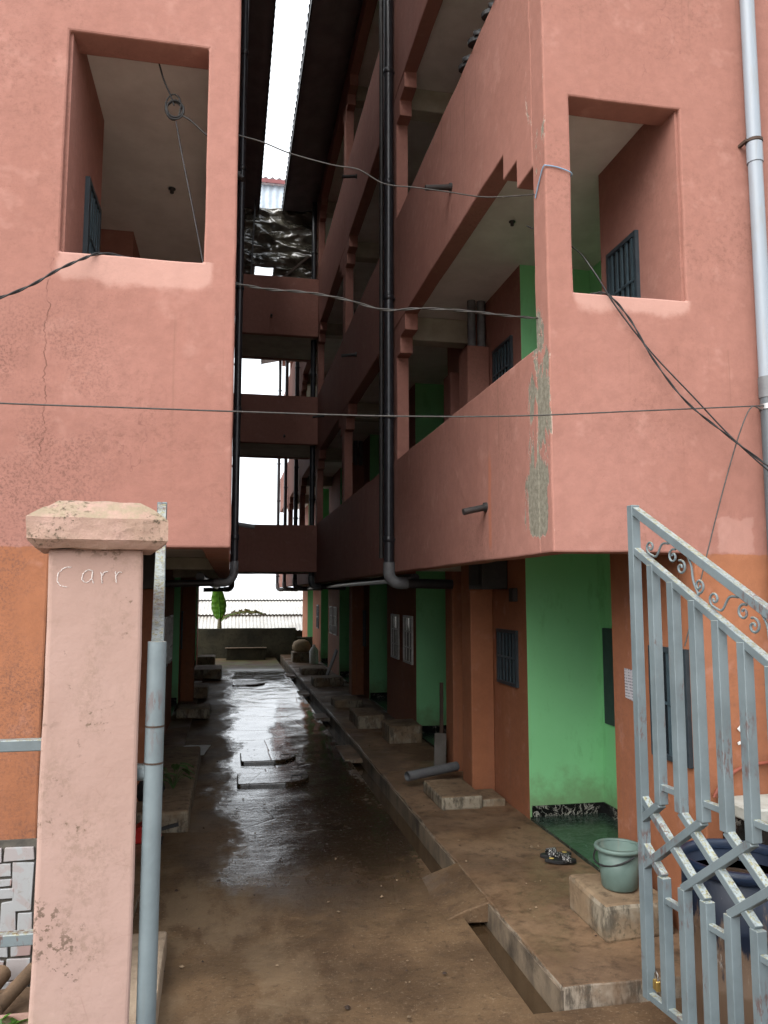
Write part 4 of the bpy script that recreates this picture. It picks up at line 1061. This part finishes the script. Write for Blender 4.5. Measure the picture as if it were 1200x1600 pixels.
def scroll(m, base, ang, size, turns=1.35, n=22, flip=1, r=.006, T=None):
    pts = []
    for i in range(n):
        t = i / (n - 1); rr = size * (1 - .82 * t); th = ang + flip * turns * 2 * math.pi * t
        pts.append(T(base[0] + rr * math.cos(th), base[1] + rr * math.sin(th)))
    m.tube(pts, r, 6)
def gate_leaf(A, tdir, zb, L, ztop, slope, drop, label, closed=False, pitch=.158, zu=1.255, zl=.905, round_hinge=False):
    """A = foot of the free stile, tdir = direction towards the hinge; s runs from free stile to hinge"""
    t = Vector((tdir[0], tdir[1], 0)).normalized(); nr = Vector((-t.y, t.x, 0))
    P = lambda s, z, w=0: Vector((A[0], A[1], 0)) + t * s + nr * w + Vector((0, 0, z))
    root = empty('gate_leaf', P(L / 2, zb)); tag(root, label, 'gate')
    W, DP = .050, .047
    def bar(name, a, b, w=W, d=DP, off=0):
        m = MB(); m.bar(P(*a, off), P(*b, off), w, d, nr); return m.build(name, M['gate'], root, .0025)
    zt = lambda s: ztop + slope * s
    bar('stile', (0, zb), (0, zt(0)))
    if round_hinge:
        m = MB(); m.tube([P(L, zb - .3), P(L, zt(L) + .02)], .031, 18); hp = m.build('hinge_post', M['gate'], root)
        for z in (1.86, 1.74):
            m = MB(); m.tube([P(L, z - .003), P(L, z + .003)], .0325, 18); m.build('weld_ring', M['wood'], hp)
    else: bar('stile', (L, zb - .05), (L, zt(L)))
    bar('top_rail', (.018, zt(.018) - .02), (L - .03, zt(L - .03) - .02), .042, .042)
    bar('middle_rail', (.018, zt(.018) - drop - .02), (L - .03, zt(L - .03) - drop - .02), .042, .036)
    bar('bottom_rail', (.018, zb + .018), (L - .018, zb + .018), .036, .036)
    nb = int((L - .05) / pitch)
    S = [pitch * k for k in range(0, nb + 1)]
    for k in range(1, nb + 1):
        s = S[k]
        bar('upper_bar', (s, zu), (s, zt(s) - drop - .022))
        bar('lower_bar', (s, zb + .02), (s, zl))
    # lattice band: odd bars run down to the left, even bars run down to the right
    run = 3 * pitch; h = zu - zl
    def clip(s0, z0, s1, z1):
        lo, hi = 0.01, L - .03
        def at(s): return z0 + (z1 - z0) * (s - s0) / (s1 - s0)
        a = (min(max(s0, lo), hi)); b = (min(max(s1, lo), hi))
        return (a, at(a)), (b, at(b))
    for k in range(-2, nb + 1, 2):
        if k > nb: continue
        s0 = pitch * k
        a, b = clip(s0, zu, s0 + run, zl)
        if abs(a[0] - b[0]) > .03: bar('lattice_bar', a, b, .040, .036, .001)
    for k in range(1, nb + 4, 2):
        s0 = pitch * k
        a, b = clip(s0, zu, s0 - run, zl)
        if abs(a[0] - b[0]) > .03: bar('lattice_bar', a, b, .042, .036, -.001)
    for k in range(1, nb, 2):
        bar('short_rail', (S[k] + .018, zu + .085), (S[k + 1] - .018, zu + .085), .030, .030)
        bar('short_rail', (S[k] + .018, zl - .105), (S[k + 1] - .018, zl - .105), .030, .030)
    # scrollwork between the two top rails
    s = .12
    while s < L - .42:
        m = MB(); zc = lambda q: zt(q) - drop * .5 - .02; g = drop
        pts = [P(q, zz) for q, zz in ((s + .02, zc(s + .02) - g * .30), (s + .07, zc(s + .07) - g * .22), (s + .12, zc(s + .12) + g * .18), (s + .18, zc(s + .18) + g * .34))]
        m.tube(smoothpts(pts, 5), .006, 6)
        scroll(m, (s + .022, zc(s + .022) - g * .12), -1.6, .036, 1.3, flip=-1, T=P)
        m.build('scroll', M['gate'], root)
        m = MB(); scroll(m, (s + .205, zc(s + .205) + g * .10), 1.0, .038, 1.3, T=P); scroll(m, (s + .262, zc(s + .262) - g * .02), 1.9, .038, 1.3, flip=-1, T=P); m.build('scroll', M['gate'], root)
        m = MB(); q0 = s + .33
        m.tube(smoothpts([P(q0 - .02, zc(q0 - .02) + g * .38), P(q0 + .01, zc(q0 + .01) + g * .2), P(q0 + .02, zc(q0 + .02) - g * .1), P(q0 + .055, zc(q0 + .055) - g * .32)], 5), .006, 6)
        scroll(m, (q0 + .06, zc(q0 + .06) - g * .10), -1.7, .036, 1.3, T=P); m.build('scroll', M['gate'], root)
        s += .47
    return root, P
ga = R(5)
gr, GP = gate_leaf((2.13, 3.85), (math.sin(ga), -math.cos(ga)), .265, 1.43, 2.775, -.565, .215, 'open blue grey steel gate leaf with lattice and scrolls at the right')
m = MB(); m.tube([GP(-.02 + .028 * math.sin(q / 12 * 6.283), .76 + .028 * math.cos(q / 12 * 6.283), .03) for q in range(13)], .005, 6, caps=False); m.build('latch_ring', M['steel'], gr)
lk = empty('padlock', GP(.06, .36, 0)); tag(lk, 'small brass padlock hanging at the foot of the gate stile', 'padlock')
m = MB(); lp = GP(.065, .355, .0); m.box(lp.x - .012, lp.x + .012, lp.y - .02, lp.y + .02, lp.z - .025, lp.z + .025); m.build('lock_body', M['brass'], lk, .004)
m = MB(); m.tube([lp + Vector((0, -.013, .022)), lp + Vector((0, -.013, .055)), lp + Vector((0, 0, .068)), lp + Vector((0, .013, .055)), lp + Vector((0, .013, .022))], .004, 6); m.build('shackle', M['steel'], lk)
# left leaf, folded back nearly in line with the eye
va, vb = Vector((-.352, 4.20)), Vector((-.236, 2.78)); dv = (vb - va)
gl, GL = gate_leaf((va.x, va.y), (dv.x, dv.y), .24, dv.length, 2.775, -.46, .215, 'open blue grey steel gate leaf at the left, seen on edge beside the pillar', round_hinge=True)
m = MB(); m.tube([(-.32, 2.82, 1.705), (-.238, 2.79, 1.705)], .028, 14); m.build('hinge_stub', M['gate'], gl)
# fence rails left of the pillar
fr = empty('metal_fence', (-1.0, 2.9, 1.0)); tag(fr, 'two blue grey fence rails running left from the gate pillar', 'fence')
for z in (1.79, 1.165):
    m = MB(); m.box(-2.2, -.60, 2.885, 2.925, z - .019, z + .019); m.build('rail', M['gate'], fr, .003)
for x in (-1.3, -1.75, -2.18):
    m = MB(); m.box(x - .018, x + .018, 2.93, 2.96, .7, 2.2); m.build('post', M['gate'], fr, .003)
# broken tiles on the plinth of the left front
bt = empty('tiled_plinth', (-1.5, D - .03, 0)); tag(bt, 'crazy paving of broken pale tiles along the foot of the left front', 'tiled plinth')
m = MB(); m.box(-3.4, -.962, D - .02, D - .004, -.1, 1.02); m.build('mortar_bed', M['grout'], bt)
def tile(x0, x1, z0, z1):
    j = lambda: random.uniform(-.006, .006)
    g = .005
    m = MB(); y0, y1 = D - .034 + random.uniform(-.004, .004), D - .019
    q = [(x0 + g + j(), z0 + g + j()), (x1 - g + j(), z0 + g + j()), (x1 - g + j(), z1 - g + j()), (x0 + g + j(), z1 - g + j())]
    m.prism(q, lambda u, v, w: (u, w, v), y0, y1); m.build('tile', M['tile'], bt, .002)
random.seed(3)
near = [(-1.125, -.966, .915, .995), (-1.30, -1.128, .91, .995), (-1.075, -.966, .66, .912), (-1.30, -1.078, .835, .908), (-1.30, -1.07, .785, .832), (-1.30, -1.06, .725, .782),
        (-1.04, -.966, .52, .657), (-1.125, -1.043, .535, .722), (-1.30, -1.128, .66, .722), (-1.30, -1.128, .575, .657), (-1.30, -1.128, .50, .572), (-1.07, -.966, .44, .517), (-1.125, -1.073, .44, .532),
        (-1.09, -.966, .33, .437), (-1.30, -1.128, .36, .497), (-1.127, -1.093, .33, .437), (-1.30, -.97, .22, .327)]
for t in near: tile(*t)
z = .06
x = -3.38
while x < -1.34:
    w = random.uniform(.10, .24); z = .0
    while z < .96:
        h = random.uniform(.08, .22); tile(x, min(x + w, -1.302), z, min(z + h, .995)); z += h
    x += w
# soil ledge, low pink kerb wall and the weed at the lower left
m = MB(); m.box(-3.4, -.72, 3.6, D - .03, -.3, .30); tag(m.build('soil_bed', M['soil'], None, .02), kind='structure')
gridwall([-3.4, -.58], [.0, .93], lambda a, b: True, lambda u, v, w: (u, w, v), 2.80, 2.92, .15, .008).build('fence_wall', M['pillar'], fr, .012)
for i, (a, b, r, lb_) in enumerate((((-1.06, 4.12, .34), (-.93, 4.42, .42), .035, 'short rusty iron pipe end lying by the tiled plinth'), ((-1.16, 4.2, .34), (-1.08, 4.45, .40), .045, 'thicker iron pipe end lying left of the other'))):
    m = MB(); m.tube([a, b], r, 12); m.tube([Vector(a).lerp(Vector(b), .0), Vector(a).lerp(Vector(b), .16)], r * 1.3, 12); tag(m.build('iron_pipe', M['soil'], None), lb_, 'pipe', 'iron pipe ends')
weed((-.655, 2.74, .88), 13, .09, .08, M['leaf'], 'bright green leafy weed at the foot of the fence wall by the pillar', .085)
# drum behind the gate
dc = Vector((2.70, 3.90, .0)); dr_ = empty('water_drum', dc); tag(dr_, 'mud stained blue plastic water drum behind the right gate leaf', 'drum')
m = MB(); m.lathe([(0, .0), (.27, 0), (.288, .02), (.29, .28), (.297, .30), (.297, .33), (.29, .35), (.29, .58), (.297, .60), (.297, .63), (.29, .65), (.286, .86), (.275, .865), (.275, .05), (0, .05)], dc, 44)
m.build('drum_body', M['drum'], dr_)
m = MB(); m.lathe([(.287, .85), (.305, .852), (.308, .885), (.302, .905), (.282, .91), (.272, .89), (.272, .86)], dc, 44); m.build('rim', M['drumrim'], dr_)
m = MB(); m.lathe([(0, .80), (.2745, .80), (.2745, .80)], dc, 30); m.build('water_surface', M['water'], dr_, recalc=False)

# ------------------------------------------------------------------ cables
def cable(pts, r, label, mat='wire', k=8, twist=0):
    P = smoothpts(pts, k); m = MB()
    if twist:
        for ph in (0, math.pi):
            m.tube([p + Vector((0, math.sin(i * twist + ph), math.cos(i * twist + ph))) * r * 1.1 for i, p in enumerate(P)], r, 6)
    else: m.tube(P, r, 6)
    o = m.build('cable', M[mat]); tag(o, label, 'cable', 'cables strung across the fronts'); return o
cable([(-.018, 4.58, 5.083), (.145, 4.613, 5.073), (.324, 4.627, 5.026), (.586, 4.64, 4.988), (.752, 4.653, 4.984), (.921, 4.667, 4.915), (1.135, 4.68, 4.918), (1.353, 4.693, 4.918), (1.621, 4.707, 4.917), (1.966, 4.72, 4.977)], .0042, 'thin sagging cable across the alley at window height', 'wire_g')
cable([(1.962, 4.70, 4.94), (1.962, 4.62, 5.03), (1.962, 4.555, 5.082), (1.985, 4.541, 5.085), (2.07, 4.541, 5.078), (2.152, 4.541, 5.05), (2.158, 4.60, 5.045)], .0045, 'short blue wire bent round the right corner pier', 'wire_b', 5)
cable([(0, 4.60, 4.151), (.199, 4.632, 4.143), (.434, 4.645, 4.146), (.675, 4.658, 4.124), (.921, 4.67, 4.081), (1.174, 4.682, 4.112), (1.475, 4.695, 4.121), (1.741, 4.708, 4.115), (1.968, 4.72, 4.117)], .0042, 'twisted pair cable across the alley at sill height', 'wire_g', 14, .38)
cable([(-6.3, 4.53, 3.36), (-4.2, 4.38, 3.31), (-2.4, 4.38, 3.31), (-1.221, 4.407, 3.313), (-.568, 4.414, 3.321), (.129, 4.421, 3.329), (.874, 4.429, 3.342), (1.671, 4.436, 3.379), (2.528, 4.443, 3.452), (3.42, 4.45, 3.53)], .0045, 'long taut wire in front of both blocks tied to the grey pipe', 'wire_g')
cable([(2.10, 5.2, 5.0), (2.237, 4.75, 4.651), (2.29, 4.55, 4.40), (2.424, 4.52, 4.16), (2.654, 4.50, 3.86), (2.923, 4.47, 3.57), (3.144, 4.429, 3.317), (3.361, 4.364, 3.085), (3.576, 4.3, 2.897), (5.2, 3.9, 2.25), (8.0, 4.53, 3.0)], .0048, 'thin black cable drooping from the right front opening')
cable([(2.24, 4.74, 4.262), (2.302, 4.6, 4.262), (2.393, 4.545, 4.24), (2.523, 4.514, 4.071), (2.647, 4.471, 3.809), (2.835, 4.429, 3.534), (3.069, 4.386, 3.327), (3.346, 4.343, 3.11), (3.578, 4.3, 2.938), (5.2, 3.95, 2.3), (8.0, 4.53, 3.05)], .0042, 'thick twisted black cable from the sill of the right opening', 'wire', 12, .5)
cable([(3.40, 4.44, 3.50), (3.276, 4.42, 3.469), (3.109, 4.47, 2.968), (2.823, 4.52, 1.971)], .0045, 'straight thin cable slanting down from the grey pipe to the window', 'wire_g')
cable([(-14, 1.5, 4.3), (-8, 2.7, 3.6), (-4, 3.6, 3.42), (-2.0, 4.1, 3.66), (-1.342, 4.3, 3.823), (-1.233, 4.351, 3.875), (-1.09, 4.403, 3.978), (-.973, 4.454, 4.093), (-.851, 4.506, 4.192), (-.757, 4.557, 4.254), (-.586, 4.609, 4.256), (-.402, 4.70, 4.256)], .0045, 'black twisted cable rising to the sill of the left opening', 'wire', 10, .5)
cable([(-.50, 4.775, 5.62), (-.467, 4.773, 5.509), (-.427, 4.787, 5.425), (-.403, 4.8, 5.364)], .0055, 'black cable hanging from the lintel of the left opening to the coil')
cable([(-.354, 4.8, 5.306), (-.289, 4.78, 5.258), (-.19, 4.77, 5.17), (-.05, 4.78, 5.12)], .0055, 'black cable leading right from the coil in the left opening')
cable([(-.388, 4.8, 5.258), (-.345, 4.767, 5.031), (-.273, 4.733, 4.686), (-.195, 4.70, 4.30), (-.19, 4.70, 4.25)], .0045, 'black cable hanging from the coil down to the left sill')
m = MB()
for (cx, cz, rx, rz, yy, n) in ((-.398, 5.335, .052, .058, 4.80, 3), (-.405, 5.35, .045, .085, 4.795, 1)):
    m.tube([(cx + (rx + .006 * math.sin(i * .23)) * math.cos(i * .35), yy + .01 * math.sin(i * .11), cz + (rz + .006 * math.cos(i * .19)) * math.sin(i * .35)) for i in range(18 * n + 1)], .0055, 6)
tag(m.build('cable_coil', M['wire'], None), 'black cable wound into a small coil hanging in the left opening', 'cable coil')
